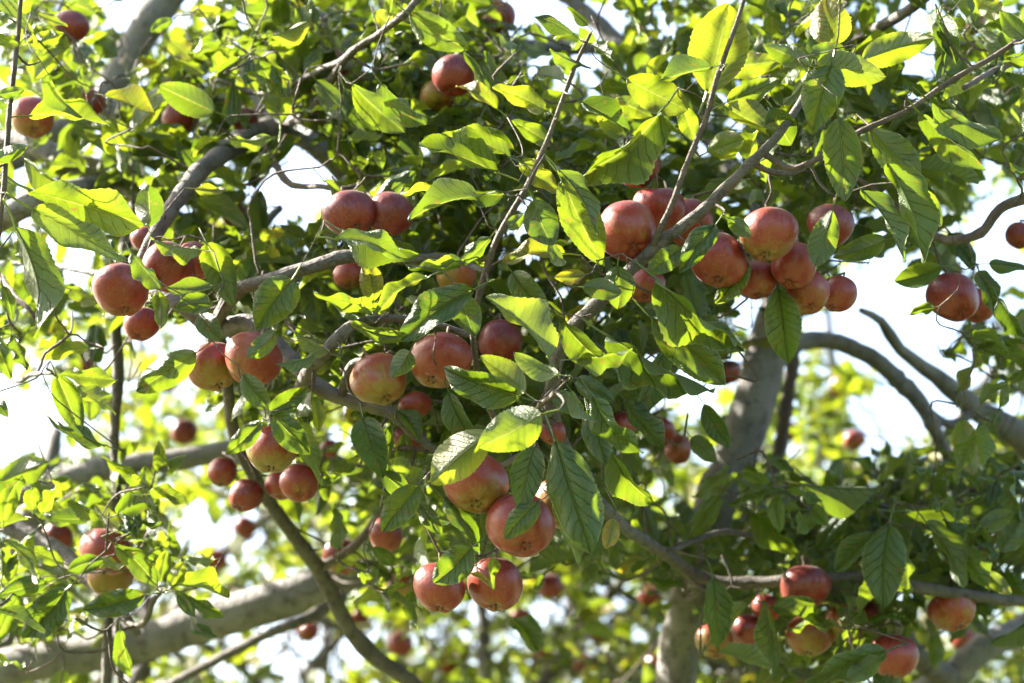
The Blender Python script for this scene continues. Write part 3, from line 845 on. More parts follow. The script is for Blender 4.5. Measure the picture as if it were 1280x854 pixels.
# leaves that can be told apart in the photograph: base x, y, tip x, y, width px, depth, look
# look: b lit through, y ageing yellow, g pale underside, o olive underside, m mid green upper face, d dark upper face
HERO = [
    (37, 144, 138, 155, 27, 3.0, 'b'), (60, 92, 103, 147, 18, 2.98, 'o'), (268, 140, 198, 107, 38, 3.22, 'o'), (132, 120, 194, 144, 20, 3.2, 'y'), (285, 172, 345, 170, 16, 3.2, 'b'),
    (34, 55, 80, 42, 22, 3.15, 'b'), (48, 18, 85, 33, 14, 3.0, 'b'), (211, 50, 240, 76, 28, 3.4, 'y'), (225, 74, 256, 92, 18, 3.4, 'b'), (255, 48, 288, 62, 16, 3.5, 'b'),
    (238, 14, 276, 12, 17, 3.5, 'y'), (115, 48, 146, 70, 26, 3.6, 'o'), (88, 5, 120, 16, 22, 3.5, 'o'), (215, 25, 188, 40, 16, 3.4, 'g'), (-2, 118, 30, 112, 15, 2.88, 'g'),
    (-2, 198, 37, 181, 20, 2.88, 'g'), (-4, 50, 20, 44, 9, 2.9, 'd'), (512, 18, 586, 62, 40, 3.1, 'm'), (576, 60, 612, 122, 10, 3.1, 'g'), (340, 45, 390, 25, 20, 3.2, 'b'), (468, 14, 492, 38, 22, 3.3, 'b'),
    (440, 106, 506, 166, 36, 3.15, 'o'), (475, 104, 533, 157, 24, 3.1, 'g'), (395, 100, 430, 150, 30, 3.3, 'o'), (430, 110, 470, 176, 28, 3.3, 'd'), (622, 216, 524, 182, 38, 2.96, 'm'),
    (638, 197, 552, 168, 22, 2.95, 'b'), (642, 187, 598, 160, 22, 3.0, 'd'), (622, 136, 570, 107, 20, 3.08, 'y'), (681, 137, 616, 108, 27, 2.92, 'b'), (735, 32, 709, 9, 12, 2.92, 'g'),
    (717, 44, 667, 21, 16, 2.92, 'd'), (727, 82, 686, 62, 17, 2.92, 'g'), (738, 56, 767, 76, 16, 2.94, 'g'), (884, 116, 911, 5, 74, 2.98, 'b'), (890, 84, 824, 101, 25, 2.9, 'g'),
    (783, 99, 860, 138, 46, 3.0, 'b'), (853, 134, 869, 176, 26, 3.02, 'b'), (728, 128, 788, 166, 26, 2.9, 'd'), (826, 140, 722, 226, 50, 2.97, 'm'), (768, 124, 816, 146, 26, 3.04, 'b'),
    (884, 190, 930, 173, 34, 2.97, 'b'), (904, 132, 976, 168, 32, 2.96, 'b'), (908, 128, 974, 98, 30, 2.98, 'b'), (904, 86, 972, 76, 34, 3.06, 'b'), (1040, 58, 1032, -2, 52, 3.08, 'y'),
    (1078, 76, 1168, 47, 40, 2.98, 'b'), (1056, 63, 1009, 70, 25, 2.93, 'g'), (1018, 82, 1108, 96, 44, 2.92, 'b'), (1040, 82, 1016, 165, 52, 2.91, 'm'), (1012, 85, 979, 131, 19, 3.02, 'b'),
    (966, 134, 989, 182, 38, 2.97, 'd'), (1048, 148, 1056, 252, 48, 2.88, 'g'), (1088, 160, 1150, 226, 46, 2.95, 'o'), (1110, 204, 1157, 328, 44, 2.93, 'o'), (1078, 238, 1133, 327, 24, 2.91, 'g'),
    (1161, 125, 1252, 174, 32, 2.9, 's'), (1150, 142, 1232, 213, 26, 2.93, 'o'), (1178, 22, 1196, 82, 30, 2.95, 'd'), (1172, 26, 1168, 106, 9, 2.93, 'g'), (1218, -2, 1256, 20, 28, 3.0, 'b'),
    (1280, 48, 1250, 14, 26, 2.88, 's'), (1010, 82, 955, 56, 28, 3.0, 'o'), (35, 238, 182, 282, 48, 2.9, 'b'), (30, 198, 126, 250, 26, 2.95, 'b'), (40, 262, 158, 325, 40, 2.86, 'b'),
    (20, 284, 47, 422, 44, 2.86, 'g'), (186, 284, 184, 230, 36, 3.1, 'g'), (243, 236, 283, 237, 14, 3.12, 'y'), (258, 304, 292, 382, 40, 3.02, 'o'), (252, 313, 189, 300, 18, 3.0, 'b'),
    (266, 357, 206, 360, 20, 2.97, 'g'), (264, 378, 220, 384, 27, 2.95, 'g'), (164, 317, 201, 362, 22, 2.9, 'g'), (196, 364, 201, 412, 20, 2.95, 'b'), (250, 394, 276, 428, 28, 2.98, 'd'),
    (84, 360, 122, 379, 18, 3.1, 'b'), (22, 300, 38, 332, 20, 3.0, 'o'), (4, 358, 16, 402, 18, 3.0, 'd'), (576, 243, 500, 240, 16, 2.95, 'b'), (597, 245, 510, 276, 30, 2.91, 'g'),
    (630, 244, 576, 234, 20, 2.92, 'd'), (427, 289, 522, 319, 25, 2.95, 'm'), (419, 299, 511, 326, 22, 2.91, 'm'), (578, 326, 510, 336, 20, 2.95, 'd'), (528, 334, 582, 327, 11, 2.93, 'b'),
    (466, 377, 458, 324, 30, 3.02, 'y'), (468, 386, 392, 366, 22, 2.95, 'b'), (457, 396, 416, 373, 26, 2.97, 'm'), (534, 347, 466, 396, 16, 2.94, 'b'), (592, 362, 500, 426, 44, 2.9, 'd'),
    (578, 372, 593, 421, 38, 2.93, 'g'), (613, 297, 576, 331, 20, 2.95, 'd'), (366, 349, 320, 412, 52, 2.99, 'm'), (522, 419, 438, 404, 14, 2.93, 'b'), (667, 250, 691, 307, 44, 2.88, 'g'),
    (655, 266, 637, 286, 18, 2.9, 'g'), (690, 298, 706, 332, 16, 2.9, 'g'), (699, 212, 749, 295, 18, 2.88, 'g'), (703, 224, 753, 332, 50, 2.94, 'm'), (706, 317, 627, 329, 22, 2.95, 'y'),
    (731, 344, 693, 347, 20, 2.92, 'Y'), (894, 282, 849, 342, 32, 2.9, 'd'), (851, 311, 811, 341, 30, 2.93, 'm'), (911, 273, 938, 296, 21, 2.9, 'g'), (772, 332, 772, 387, 40, 2.92, 'm'),
    (727, 359, 777, 366, 27, 2.9, 'g'), (820, 349, 922, 428, 46, 2.9, 'm'), (936, 329, 894, 380, 28, 2.99, 'b'), (686, 448, 607, 371, 38, 2.8, 'b'), (697, 468, 642, 440, 24, 2.78, 'b'),
    (720, 449, 791, 438, 23, 2.78, 'm'), (650, 496, 554, 460, 40, 2.86, 'd'), (656, 491, 599, 445, 30, 2.84, 'b'), (677, 517, 597, 560, 54, 2.74, 'b'), (614, 540, 539, 604, 54, 2.79, 'b'),
    (740, 494, 804, 567, 32, 2.79, 'd'), (714, 489, 746, 527, 15, 2.77, 'g'), (690, 493, 730, 514, 26, 2.83, 'd'), (720, 474, 768, 502, 26, 2.86, 'd'), (694, 550, 739, 692, 62, 2.8, 'd'),
    (669, 558, 649, 638, 42, 2.81, 'd'), (674, 628, 631, 674, 32, 2.8, 'd'), (764, 563, 817, 628, 32, 2.9, 'm'), (734, 513, 757, 582, 36, 2.88, 'd'), (694, 630, 726, 712, 25, 2.84, 'm'),
    (768, 648, 757, 687, 22, 2.9, 'Y'), (700, 602, 722, 655, 20, 2.84, 'Y'), (815, 398, 907, 482, 54, 2.93, 'm'), (758, 420, 892, 492, 32, 2.96, 'd'), (973, 360, 986, 454, 46, 3.05, 'm'),
    (1041, 262, 1019, 332, 36, 2.94, 'o'), (1106, 300, 1041, 322, 30, 3.03, 'o'), (1178, 334, 1118, 352, 30, 3.12, 'm'), (1168, 384, 1138, 392, 14, 3.15, 'b'), (1224, 338, 1246, 398, 24, 3.15, 'd'),
    (1248, 374, 1284, 424, 22, 3.12, 'd'), (1236, 330, 1284, 336, 16, 3.12, 'd'), (1154, 238, 1176, 284, 22, 3.05, 'b'), (246, 441, 170, 489, 40, 2.98, 'm'), (74, 467, 146, 476, 19, 3.02, 'b'),
    (71, 470, 101, 543, 34, 3.0, 'g'), (132, 557, 57, 519, 15, 3.0, 'd'), (94, 484, 146, 518, 24, 3.06, 'b'), (-4, 425, 14, 474, 24, 3.0, 'd'), (14, 418, 33, 463, 16, 3.0, 'd'),
    (-6, 498, 10, 522, 16, 2.95, 'd'), (-4, 606, 60, 578, 36, 3.3, 'o'), (38, 612, 112, 642, 26, 3.35, 'm'), (186, 634, 182, 582, 26, 3.3, 'o'), (327, 527, 282, 568, 26, 2.97, 'd'),
    (304, 468, 336, 513, 28, 2.94, 'd'), (338, 514, 385, 484, 26, 2.95, 'd'), (346, 414, 309, 447, 25, 2.94, 'g'), (412, 441, 368, 416, 18, 2.95, 'b'), (394, 443, 344, 456, 15, 2.93, 's'),
    (512, 439, 489, 473, 28, 2.9, 'g'), (343, 519, 387, 568, 36, 2.92, 'd'), (392, 498, 398, 540, 16, 3.0, 'b'), (374, 528, 405, 608, 24, 2.97, 'o'), (454, 522, 479, 598, 42, 2.95, 'd'),
    (492, 531, 485, 592, 24, 2.97, 'd'), (478, 590, 512, 622, 26, 2.98, 'd'), (521, 608, 477, 665, 38, 2.92, 'd'), (522, 626, 551, 668, 22, 2.95, 'd'), (554, 622, 600, 693, 22, 2.93, 'd'),
    (590, 684, 542, 729, 42, 2.84, 'd'), (616, 698, 617, 737, 13, 2.88, 'o'), (588, 717, 613, 734, 8, 2.88, 'Y'), (466, 684, 496, 706, 18, 3.2, 'd'), (129, 699, 84, 714, 24, 3.18, 'g'),
    (118, 698, 162, 706, 14, 3.2, 'b'), (144, 680, 197, 733, 28, 3.15, 'o'), (180, 744, 104, 762, 34, 3.1, 'd'), (82, 738, 29, 798, 46, 3.15, 'd'), (58, 728, -4, 744, 26, 3.15, 'd'),
    (26, 742, -4, 800, 28, 3.3, 'o'), (80, 704, 36, 684, 20, 3.25, 'm'), (86, 722, 32, 704, 26, 3.3, 'o'), (110, 648, 54, 644, 17, 3.2, 'd'), (148, 662, 117, 630, 18, 3.3, 'b'),
    (160, 655, 166, 622, 30, 3.3, 'b'), (200, 727, 208, 688, 20, 3.2, 'b'), (212, 735, 230, 702, 20, 3.22, 'b'), (268, 700, 230, 699, 12, 3.25, 'b'), (218, 732, 286, 748, 20, 3.2, 'b'),
    (236, 746, 279, 772, 18, 3.2, 'm'), (222, 742, 243, 771, 18, 3.16, 'g'), (238, 770, 272, 796, 15, 3.2, 'd'), (150, 788, 164, 847, 20, 3.2, 'o'), (1112, 656, 1104, 760, 55, 3.28, 'd'),
    (1092, 666, 1044, 714, 28, 3.32, 'd'), (1136, 680, 1132, 748, 18, 3.34, 'b'), (1158, 652, 1204, 736, 30, 3.32, 'o'), (1180, 648, 1237, 738, 26, 3.34, 'm'), (1226, 660, 1268, 640, 26, 3.3, 'o'),
    (1232, 714, 1264, 744, 20, 3.35, 'b'), (892, 723, 898, 814, 36, 3.3, 'd'), (954, 752, 964, 848, 24, 3.35, 'o'), (1108, 814, 1008, 853, 36, 3.22, 'd'), (1100, 822, 1058, 850, 28, 3.2, 'g'),
    (964, 758, 1032, 792, 26, 3.36, 'm'), (1290, 780, 1238, 806, 22, 3.5, 'o'), (880, 505, 912, 560, 26, 3.2, 'd'), (1000, 605, 1100, 612, 30, 3.4, 'o'), (1130, 640, 1250, 622, 30, 3.38, 'm'),
    (1150, 690, 1115, 620, 34, 3.5, 'o'), (940, 640, 1000, 690, 30, 3.4, 'm'), (1060, 640, 1020, 690, 26, 3.45, 'd'), (1250, 690, 1282, 640, 30, 3.35, 'o'), (900, 620, 860, 680, 26, 3.4, 'm'),
    (700, 400, 760, 460, 34, 2.98, 'm'), (770, 470, 720, 420, 28, 3.0, 'd'), (830, 440, 800, 520, 34, 3.05, 'o'), (640, 340, 690, 400, 34, 2.98, 'm'), (560, 490, 600, 560, 30, 2.96, 'd'),
    (650, 200, 700, 240, 26, 2.98, 'b'), (690, 180, 640, 150, 24, 2.98, 'o'), (470, 250, 520, 215, 26, 3.1, 'd'), (860, 400, 930, 440, 30, 3.02, 'd'), (780, 500, 830, 560, 28, 3.05, 'd'),
]

LEAVES = []       # (base, tip, width, normal, tint, yellow, variant, score, kind, tree or None)
HR = random.Random(5)
for (bx, by, tx, ty, w, d, look) in HERO:
    flat = look in 'bY' or w > 30
    dd = HR.uniform(-.028, .028)
    B, T = at(bx, by, d - dd * .5), at(tx, ty, d + dd * .5)
    L = (T - B).length
    wa = w * K * d * 1.0
    wt = max(wa, min(.42 * L, wa * 1.4))
    roll = math.acos(min(1, wa / wt)) * HR.choice((-1, 1))
    y = (T - B).normalized()
    tocam = (CAM - B).normalized()
    n = (tocam - y * tocam.dot(y)).normalized()
    n = Matrix.Rotation(roll, 3, y) @ n
    if look in 'gosb' and not (look == 'b' and HR.random() < .2):
        n = -n                                          # underside towards us
    elif look in 'yY' and HR.random() < .6:
        n = -n
    tint = {'b': HR.uniform(.7, 1), 'y': .9, 'Y': .9, 'g': HR.uniform(.0, .4), 'o': HR.uniform(.2, .6), 's': .3, 'm': HR.uniform(.3, .7), 'd': HR.uniform(0, .3)}[look]  # light and shade put into tint: sunlit leaves brighter, shaded ones darker
    yel = {'y': .4, 'Y': .75, 'b': HR.choice((0, 0, .1, .2))}.get(look, 0)
    LEAVES.append([B, T, wt, n, tint, yel, HR.randrange(NVAR), 1e6 + L * wt, 'hero', None])
    if look in 'byYs':
        for f in (.2, .5, .8):
            SHAFTS.append((B.lerp(T, f), .030))

# ------------------------------------------------------------------ how thickly the canopy is leaved (40 px steps across the view)
DENS = [[int(c) for c in row] for row in """
56521577888888884234654565553456
56642588888888887335655566664466
57887777888999998457655566664676
45776556789999977767764466675677
35667654426999987777664566676566
34678754513899987776654666675545
33467666312688873676555665366534
42356677667898873676666666356622
52245678999998886567777665234422
54335678999998888778887643000332
43223146998887888888876320000234
42121135898887788888646420000124
10211114768887888888884322000134
00220001463777788888864430000124
43223123425567888877435543233345
54455312313677788887545556666666
45666300104555566775556666666666
56776510003544432212556666666655
66654420001222210000256666777644
55321210000000000000014555653323
32231000010000000000013454431112
""".split()]
assert all(len(r) == 32 for r in DENS) and len(DENS) == 21
DENS = np.array(DENS, dtype=float)
GAPS = [(165, 22, 30, 26), (392, 222, 44, 36), (350, 250, 26, 30), (690, 18, 34, 22), (758, 28, 24, 22), (668, 76, 20, 14), (745, 82, 20, 18), (655, 282, 22, 26), (700, 112, 12, 10), (928, 165, 18, 12), (920, 198, 14, 13),
        (1142, 30, 22, 16), (1150, 88, 22, 20), (1206, 25, 12, 18), (1241, 213, 13, 14), (1082, 276, 22, 15), (1130, 385, 70, 50), (1100, 345, 40, 20), (1240, 300, 28, 40), (1262, 340, 22, 30), (1235, 350, 18, 14), (1262, 400, 18, 28),
        (820, 462, 20, 20), (862, 492, 26, 22), (880, 520, 18, 20), (915, 495, 28, 24), (938, 430, 16, 22), (236, 426, 30, 24), (70, 305, 16, 24), (100, 330, 22, 24), (32, 460, 28, 22), (45, 530, 60, 44), (190, 450, 26, 30),
        (412, 520, 22, 20), (425, 560, 20, 20), (285, 670, 70, 46), (390, 812, 70, 50), (160, 755, 26, 18), (900, 828, 22, 16), (815, 578, 22, 16), (865, 590, 22, 28), (830, 625, 26, 20), (1015, 555, 40, 40), (60, 560, 40, 20),
        (370, 268, 30, 10), (690, 345, 16, 10), (900, 350, 14, 12), (935, 385, 18, 14), (30, 230, 14, 16), (1065, 400, 30, 20), (650, 20, 18, 18), (1280, 300, 30, 50)]


def density(px, py):
    i, j = int(py // 40.7), int(px // 40)
    if 0 <= i < 21 and 0 <= j < 32:
        return DENS[i, j]
    if i < 0:
        return 5.0 if -.35 * 854 < py else 3.0
    if i > 20:
        return 0.0
    return DENS[i, min(31, max(0, j))] * .8


def in_gap(px, py):
    for cx, cy, rx, ry in GAPS:
        if ((px - cx) / rx) ** 2 + ((py - cy) / ry) ** 2 < 1.0:
            return True
    return False


S_P = np.array([list(p) for p, r in SHAFTS])
S_R = np.array([r for p, r in SHAFTS])
SUNV = np.array(list(SUN))


def blocks_sun(p, pad=.02):
    q = np.array(list(p)) - S_P
    t = q @ SUNV
    dist = np.linalg.norm(q - t[:, None] * SUNV, axis=1)
    return bool(np.any((t > .03) & (dist < S_R + pad)))


# fruit and limbs that stand free in the photograph: leaves in front of them are thinned out
CLEAR = []          # x1, y1, x2, y2, radius px, depth, share removed
for px, py, dia, d, *_ in APPLES:
    CLEAR.append((px, py, px, py, dia * .5 + 8, d, 0.3 if (px > 900 and py > 765 and dia < 60) or (px < 120 and py < 200) else 0.92 if dia >= 54 else (.85 if d < 3.45 else .5)))
for pts, r, d, pr in [([(965, 425), (930, 545)], 30, 4.0, .93), ([(991, 450), (975, 560)], 14, 4.2, .85), ([(925, 550), (880, 690)], 28, 4.0, .45), ([(868, 750), (843, 860)], 34, 4.0, .92), ([(1000, 428), (1065, 434), (1110, 462), (1148, 502), (1185, 570)], 20, 4.1, .9),
                      ([(1076, 388), (1125, 436), (1215, 508), (1290, 552)], 24, 4.2, .92), ([(20, 832), (110, 816), (200, 796), (300, 766), (400, 735)], 32, 4.2, .85), ([(295, 545), (345, 640), (398, 712), (438, 788), (510, 850)], 18, 3.5, .92), ([(100, 150), (225, 126)], 20, 3.9, .6),
                      ([(330, 140), (400, 185)], 18, 3.85, .7), ([(184, 312), (250, 214), (300, 180)], 16, 3.3, .92), ([(120, 130), (165, 62), (215, 0)], 24, 4.3, .9), ([(285, 365), (350, 346), (505, 324)], 12, 3.05, .7),
                      ([(0, 655), (75, 690)], 16, 3.6, .7), ([(145, 410), (140, 700)], 12, 3.6, .85), ([(862, 716), (950, 728), (1050, 724)], 12, 3.45, .8),
                      ([(1150, 735), (1280, 752)], 12, 3.45, .8), ([(1190, 848), (1290, 780)], 26, 4.2, .9), ([(1190, 850), (1135, 806)], 20, 4.0, .9), ([(0, 274), (50, 250)], 18, 3.5, .85), ([(760, 650), (860, 712)], 14, 3.25, .8),
                      ([(690, 430), (740, 385)], 14, 3.0, .8)]:
    for (x1, y1), (x2, y2) in zip(pts, pts[1:]):
        CLEAR.append((x1, y1, x2, y2, r, d, pr))
CA = np.array(CLEAR, dtype=float)


def hides(x, y, d, rnd):
    ex, ey = CA[:, 2] - CA[:, 0], CA[:, 3] - CA[:, 1]
    l2 = ex * ex + ey * ey
    t = np.clip(((x - CA[:, 0]) * ex + (y - CA[:, 1]) * ey) / np.where(l2 > 0, l2, 1), 0, 1)
    m = (np.hypot(x - CA[:, 0] - t * ex, y - CA[:, 1] - t * ey) < CA[:, 4]) & (d < CA[:, 5] + .02)
    return bool(m.any()) and rnd < CA[m, 6].max()


# short fruiting spurs, each with a rosette of leaves
SPURS = []
FR = random.Random(23)
for i in range(-9, 24):
    for j in range(-9, 41):
        cx, cy = j * 40 + 20, i * 40.7 + 20
        dn = density(cx, cy)
        if dn <= 0:
            continue
        inside = 0 <= i < 21 and 0 <= j < 32
        lam = dn / 9.0 * (4.1 if inside else 1.0)
        n = int(np.random.default_rng((i + 50) * 997 + j + 50).poisson(lam))
        for _ in range(n):
            px, py = cx + FR.uniform(-20, 20), cy + FR.uniform(-20, 20)
            if in_gap(px, py):
                continue
            u = FR.random()
            d = 3.12 + .6 * u if FR.random() < .5 else 3.5 + 1.4 * u
            if not inside:
                d = FR.uniform(2.7, 4.9)
            if cy > 560 and cx > 820:
                d = FR.uniform(3.35, 4.1)
            SPURS.append((px, py, d))
        if i < 15:                                     # the shaded depth of the canopy behind
            for _ in range(int(np.random.default_rng((i + 50) * 991 + j + 7).poisson(dn / 9.0 * (1.7 if inside else .7)))):
                px, py = cx + FR.uniform(-20, 20), cy + FR.uniform(-20, 20)
                if not in_gap(px, py):
                    SPURS.append((px, py, FR.uniform(4.1, 5.4)))

SPUR_JOBS = []
for px, py, d in SPURS:
    p = at(px, py, d)
    ax = Vector((FR.gauss(0, .6), FR.gauss(-.15, .6), FR.gauss(.45, .5))).normalized()
    ln = FR.uniform(.02, .07)
    nl = FR.choice((4, 5, 6, 7))
    a0 = FR.uniform(0, 6.28)
    side = ax.orthogonal().normalized()
    other = ax.cross(side)
    got = []
    old = FR.random() < .10
    size = FR.uniform(.8, 1.15)
    for k in range(nl):
        a = a0 + k * 2.4 + FR.gauss(0, .3)
        f = (k + .5) / nl
        rad = side * math.cos(a) + other * math.sin(a)
        be = FR.uniform(.05, .75)
        dirv = (rad * math.cos(be) + ax * math.sin(be) + Vector((0, 0, -.28 + FR.gauss(0, .15)))).normalized()
        L = FR.uniform(.042, .082) * size
        joint = p + ax * (ln * f)
        B = joint + dirv * (.24 * L)
        T = B + dirv * L
        mid = B.lerp(T, .5)
        ok = True
        rnd = FR.random()
        for q in (mid, T):
            x, y, z = pix(q)
            if in_gap(x, y) or hides(x, y, z, rnd) or FR.random() > .25 + density(x, y) * .3:
                ok = False
                break
        if not ok or blocks_sun(mid, L * .32) or blocks_sun(T, L * .12) or blocks_sun(B, L * .12):
            continue
        nrm = Vector((FR.gauss(0, .42), FR.gauss(0, .42), 1.0)) + SUN * .35
        tint = min(1, max(0, FR.gauss(.48, .30)))
        yel = FR.choice((.15, .3, .45)) if (old and FR.random() < .3) or FR.random() < .01 else 0.0
        n = nrm - dirv * nrm.dot(dirv)
        n.normalize()
        W = L * FR.uniform(.36, .50)
        face = abs(n.dot((CAM - mid).normalized())) * .8 + .2
        x, y, z = pix(mid)
        vis = 1.0 if -20 < x < 1300 and -20 < y < 874 else .01
        LEAVES.append([B, T, W, n, tint, yel, FR.randrange(NVAR), vis * L * W * face / (z - 1.6) ** 2.2, 'fill', len(SPUR_JOBS)])
        got.append(joint)
    if got:
        SPUR_JOBS.append((p, p + ax * ln))

# ------------------------------------------------------------------ twigs that carry leaves, spurs and apples, grown out from the limbs
TARGETS = []       # (point, kind, index)
for i, (a, b) in enumerate(SPUR_JOBS):
    TARGETS.append((a, 'spur', i))
for i, L_ in enumerate(LEAVES):
    if L_[8] == 'hero':
        m = leaf_matrix(L_[0], L_[1], L_[2], L_[3])
        TARGETS.append((m @ FINE[L_[6]][3], 'hero', i))
for i, tip in enumerate(APPLE_TIPS):
    TARGETS.append((tip, 'apple', i))
TP = np.array([list(t[0]) for t in TARGETS])
NP = np.array(NET_P)
NR = np.array(NET_R)
NTt = list(NET_T)
best = np.full(len(TP), 1e9)
bidx = np.zeros(len(TP), dtype=int)


def cost(T, P, pr):
    dv = T[:, None, :] - P[None, :, :]
    dist = np.linalg.norm(dv, axis=2)
    return dist


for s in range(0, len(NP), 400):
    cst = cost(TP, NP[s:s + 400], None)
    k = cst.argmin(1)
    v = cst[np.arange(len(TP)), k]
    m = v < best
    best[m] = v[m]
    bidx[m] = k[m] + s
POINTS = [p for p in NP]
RADS = list(NR)
TREE_OF = NTt
done = np.zeros(len(TP), dtype=bool)
TWIGS = []          # (P, R, tree, score)
SPUR_TREE, HERO_TREE, DROPPED = {}, {}, set()
TR = np.random.default_rng(77)
for _ in range(len(TP)):
    c = np.where(done, 1e9, best)
    i = int(c.argmin())
    done[i] = True
    a, b = POINTS[bidx[i]], TP[i]
    tr = TREE_OF[bidx[i]]
    kind, idx = TARGETS[i][1], TARGETS[i][2]
    ends = [b]
    if kind == 'spur':
        ends.append(np.array(list(SPUR_JOBS[idx][1])))
        SPUR_TREE[idx] = tr
    elif kind == 'hero':
        HERO_TREE[idx] = tr
    ln = np.linalg.norm(b - a)
    if kind == 'spur' and ln > (.20 if (Vector(b) - CAM).dot(FWD) < 3.9 else .5):
        DROPPED.add(idx)
        continue
    r0 = min(RADS[bidx[i]] * .8, .0016 + .006 * ln)
    r1 = {'spur': .0017, 'hero': .0009, 'apple': .0016}[kind]
    midp = (a + b) / 2 + TR.normal(0, 1, 3) * ln * .09 + np.array([0, 0, -.06 * ln])
    pts = [a, a * .6 + midp * .4 + TR.normal(0, 1, 3) * ln * .03, midp, b] + ends[1:]
    rr = [r0, r0 * .8 + r1 * .2, (r0 + r1) / 2, r1] + ([r1 * .8] if len(ends) > 1 else [])
    P, R = catmull(pts, rr, max(.012, ln / 8))
    q = (Vector(b) - CAM).dot(FWD)
    TWIGS.append((P, R, tr, (ln + .02) * R[0] / q ** 2))
    new = P[len(P) // 3:]
    base = len(POINTS)
    for p, r in zip(new, R[len(P) // 3:]):
        POINTS.append(p)
        RADS.append(r)
        TREE_OF.append(tr)
    rem = np.where(~done)[0]
    if len(rem):
        cst = np.linalg.norm(TP[rem][:, None, :] - new[None], axis=2)
        k = cst.argmin(1)
        v = cst[np.arange(len(rem)), k]
        m = v < best[rem]
        best[rem[m]] = v[m]
        bidx[rem[m]] = k[m] + base

for tr in 'RL':
    mine = sorted([t for t in TWIGS if t[2] == tr], key=lambda t: -t[3])
    for P, R, _, _ in mine[:200]:
        v, f = tube(P, R, 6, TR, .10)
        mesh_obj('twig', v, f, M_TWIG, TREES[tr])
    vs, fs = [], []
    for P, R, _, _ in mine[200:]:
        v, f = tube(P, R, 4, TR, .08)
        o_ = len(vs)
        vs += v
        fs += [tuple(k + o_ for k in q) for q in f]
    if vs:
        mesh_obj('fine_twigs', vs, fs, M_TWIG, TREES[tr])['kind'] = 'stuff'

# ------------------------------------------------------------------ hang the leaves on their trees
for tr in 'RL':
    mine = []
    for i, L_ in enumerate(LEAVES):
        if L_[8] == 'fill' and L_[9] in DROPPED:
            continue
        t = HERO_TREE[i] if L_[8] == 'hero' else SPUR_TREE[L_[9]]
        if t == tr:
            mine.append(L_)
    mine.sort(key=lambda q: -q[7])
    for B, T, W, n, tint, yel, var, sc_, kd, _ in mine[:300]:
        o = bpy.data.objects.new('leaf', FINE_ME[var])
        link(o, TREES[tr])
        o.matrix_world = leaf_matrix(B, T, W, n)
        o['tint'] = float(tint)
        o['yellow'] = float(yel)
    jobs = [(q[6], leaf_matrix(q[0], q[1], q[2], q[3]), q[4], q[5]) for q in mine[300:]]
    if jobs:
        leaf_mass('foliage', jobs, MEDIUM, TREES[tr], M_MASS)
    print('tree', tr, 'leaves', len(mine))

# ------------------------------------------------------------------ orchard trees farther back
FAR_D = [[int(c) for c in row] for row in """
3234444432344433
3344444433444433
3344244434444332
3344244434444221
5555444444443112
6876444444336213
2887644444337314
4766755554447745
5654577665657766
6652465556655666
6652355566656666
""".split()]


def far_density(px, py):
    i, j = min(10, max(0, int(py // 80))), min(15, max(0, int(px // 80)))
    return FAR_D[i][j]


FAR_GAPS = [(45, 530, 60, 50), (285, 668, 66, 40), (395, 815, 66, 46), (1130, 395, 80, 60), (1130, 500, 70, 36), (1210, 450, 70, 40), (1090, 560, 30, 20), (600, 762, 26, 24), (690, 768, 30, 20), (768, 742, 34, 20), (540, 735, 26, 16), (480, 800, 20, 16), (640, 800, 18, 12), (730, 805, 22, 12), (790, 790, 16, 20), (560, 800, 16, 12), (450, 745, 14, 12), (720, 715, 20, 12), (830, 770, 14, 18), (160, 760, 40, 24), (870, 490, 30, 30), (240, 425, 26, 22), (1210, 540, 40, 22)]
FARS = [
    (150, 6.4, 3.75, 1.5, 'blurred apple tree behind the lower left limbs, sky on both sides'),
    (560, 6.2, 3.2, 1.35, 'blurred apple tree behind the lowest hanging pair of apples'),
    (770, 6.6, 3.4, 1.4, 'blurred apple tree glinting between the lowest apples and the pale trunk'),
    (1010, 6.6, 4.0, 1.3, 'blurred apple tree directly behind the pale trunk'),
    (1270, 6.4, 3.5, 1.4, 'blurred apple tree behind the lower right corner'),
    (380, 8.2, 4.3, 1.5, 'distant apple tree behind the diagonal branch'),
    (-160, 7.8, 4.2, 1.5, 'blurred apple tree cut off by the left edge'),
    (680, 9.0, 4.4, 1.6, 'most distant apple tree low in the middle of the view'),
]
M_FBARK = M_BARK
FTREES = []
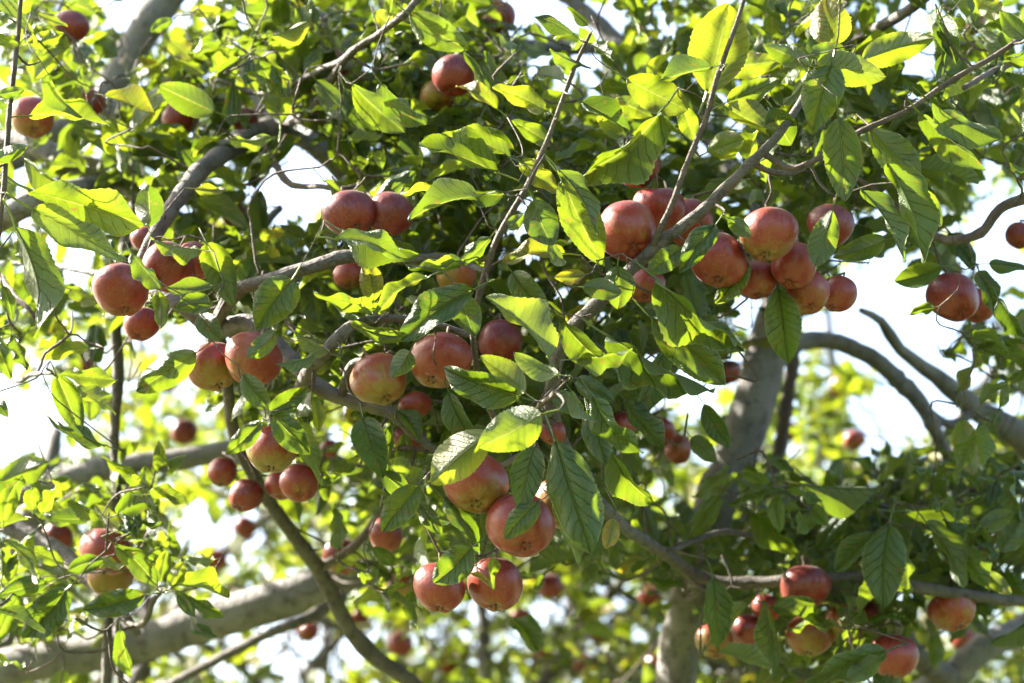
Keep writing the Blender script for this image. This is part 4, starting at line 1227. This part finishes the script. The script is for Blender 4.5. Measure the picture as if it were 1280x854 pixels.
for ti, (px, d, top, rad, lab) in enumerate(FARS):
    r_ = random.Random(900 + ti)
    rn = np.random.default_rng(900 + ti)
    foot = at(px, 427, d)
    X, Y = foot.x, foot.y
    tree = thing('apple_tree', lab, 'tree', 'apple trees farther back')
    tree.location = (X, Y, 0)
    FTREES.append((tree, X, Y))
    P, R = catmull([Vector((0, 0, -.1)), Vector((.03, .02, .5)), Vector((-.05, .04, 1.0)), Vector((.04, 0, 1.6)), Vector((.1, .05, 2.4)), Vector((.05, .0, top - .3))], [.10, .07, .055, .035, .02, .008], .08)
    v, f = tube(P, R, 10, rn, .07)
    mesh_obj('trunk', v, f, M_BARK, tree)
    czt = (top + 1.15) / 2
    rz = (top - 1.15) / 2
    ends = []
    for b in range(6):
        a = b * 2.4 + r_.uniform(-.3, .3)
        h0 = 1.0 + .33 * b * (top - 1.6) / 2.6
        e = Vector((math.cos(a) * rad * r_.uniform(.6, .95), math.sin(a) * rad * r_.uniform(.6, .95), min(top - .3, h0 + r_.uniform(.5, 1.1))))
        s = Vector((.02, .02, h0))
        m1 = s.lerp(e, .35) + Vector((0, 0, .16))
        m2 = s.lerp(e, .7) + Vector((r_.uniform(-.12, .12), r_.uniform(-.12, .12), .14))
        P, R = catmull([s, m1, m2, e], [.026, .017, .010, .003], .07)
        v, f = tube(P, R, 7, rn, .07)
        mesh_obj('limb', v, f, M_BARK, tree)
        ends.append((P, R))
    jobs, tw = [], []
    allp = np.concatenate([p for p, _ in ends])
    for c in range(2400):
        while True:
            q = rn.uniform(-1, 1, 3)
            rr = np.linalg.norm(q)
            if rr < 1:
                break
        p = Vector((q[0] * rad, q[1] * rad, czt + q[2] * rz))
        wp = p + tree.location
        x, y, z = pix(wp)
        den = far_density(x, y)
        if r_.random() > den / 9.0 * .52:
            continue
        ax = Vector((r_.gauss(0, 1), r_.gauss(0, 1), r_.gauss(.4, .8))).normalized()
        k0 = np.linalg.norm(allp - np.array(list(p)), axis=1).argmin()
        any_leaf = False
        for k in range(r_.choice((4, 5, 6, 7))):
            dv = (Vector((r_.gauss(0, 1), r_.gauss(0, 1), r_.gauss(0, .6))).normalized() + ax * .4 + Vector((0, 0, -.2))).normalized()
            L = r_.uniform(.042, .075)
            B = p + dv * .02 + ax * r_.uniform(0, .06)
            T = B + dv * L
            x, y, z = pix(T + tree.location)
            if any(((x - gx) / ga) ** 2 + ((y - gy) / gb) ** 2 < 1 for gx, gy, ga, gb in FAR_GAPS):
                continue
            n = Vector((r_.gauss(0, .5), r_.gauss(0, .5), 1)) + SUN * .3
            jobs.append((r_.randrange(NVAR), leaf_matrix(B, T, L * .55, n), min(1, max(0, r_.gauss(1.0, .2))), r_.choice((.15, .3, .5)) if r_.random() < .4 else 0))
            any_leaf = True
        if any_leaf and r_.random() < .22:
            a_ = allp[k0]
            b_ = np.array(list(p))
            tw.append((np.array([a_, (a_ + b_) / 2 + rn.normal(0, .03, 3), b_, b_ + np.array(list(ax)) * .06]), np.array([.004, .003, .002, .0015])))
    vs, fs = [], []
    for P, R in tw:
        v, f = tube(P, R, 4, rn, .05)
        o_ = len(vs)
        vs += v
        fs += [tuple(k + o_ for k in q) for q in f]
    mesh_obj('fine_twigs', vs, fs, M_TWIG, tree)['kind'] = 'stuff'
    leaf_mass('crown', jobs, COARSE, tree, M_MASS)

for i, (px, py, dia, d, lab) in enumerate(FAR_APPLES):
    d *= .76
    apple(200 + i, px, py, max(dia, 54 * 2.9 / d), d, random.Random(i).uniform(.6, 1.0), (0, .1), lab, 'far apples in the trees behind', False)
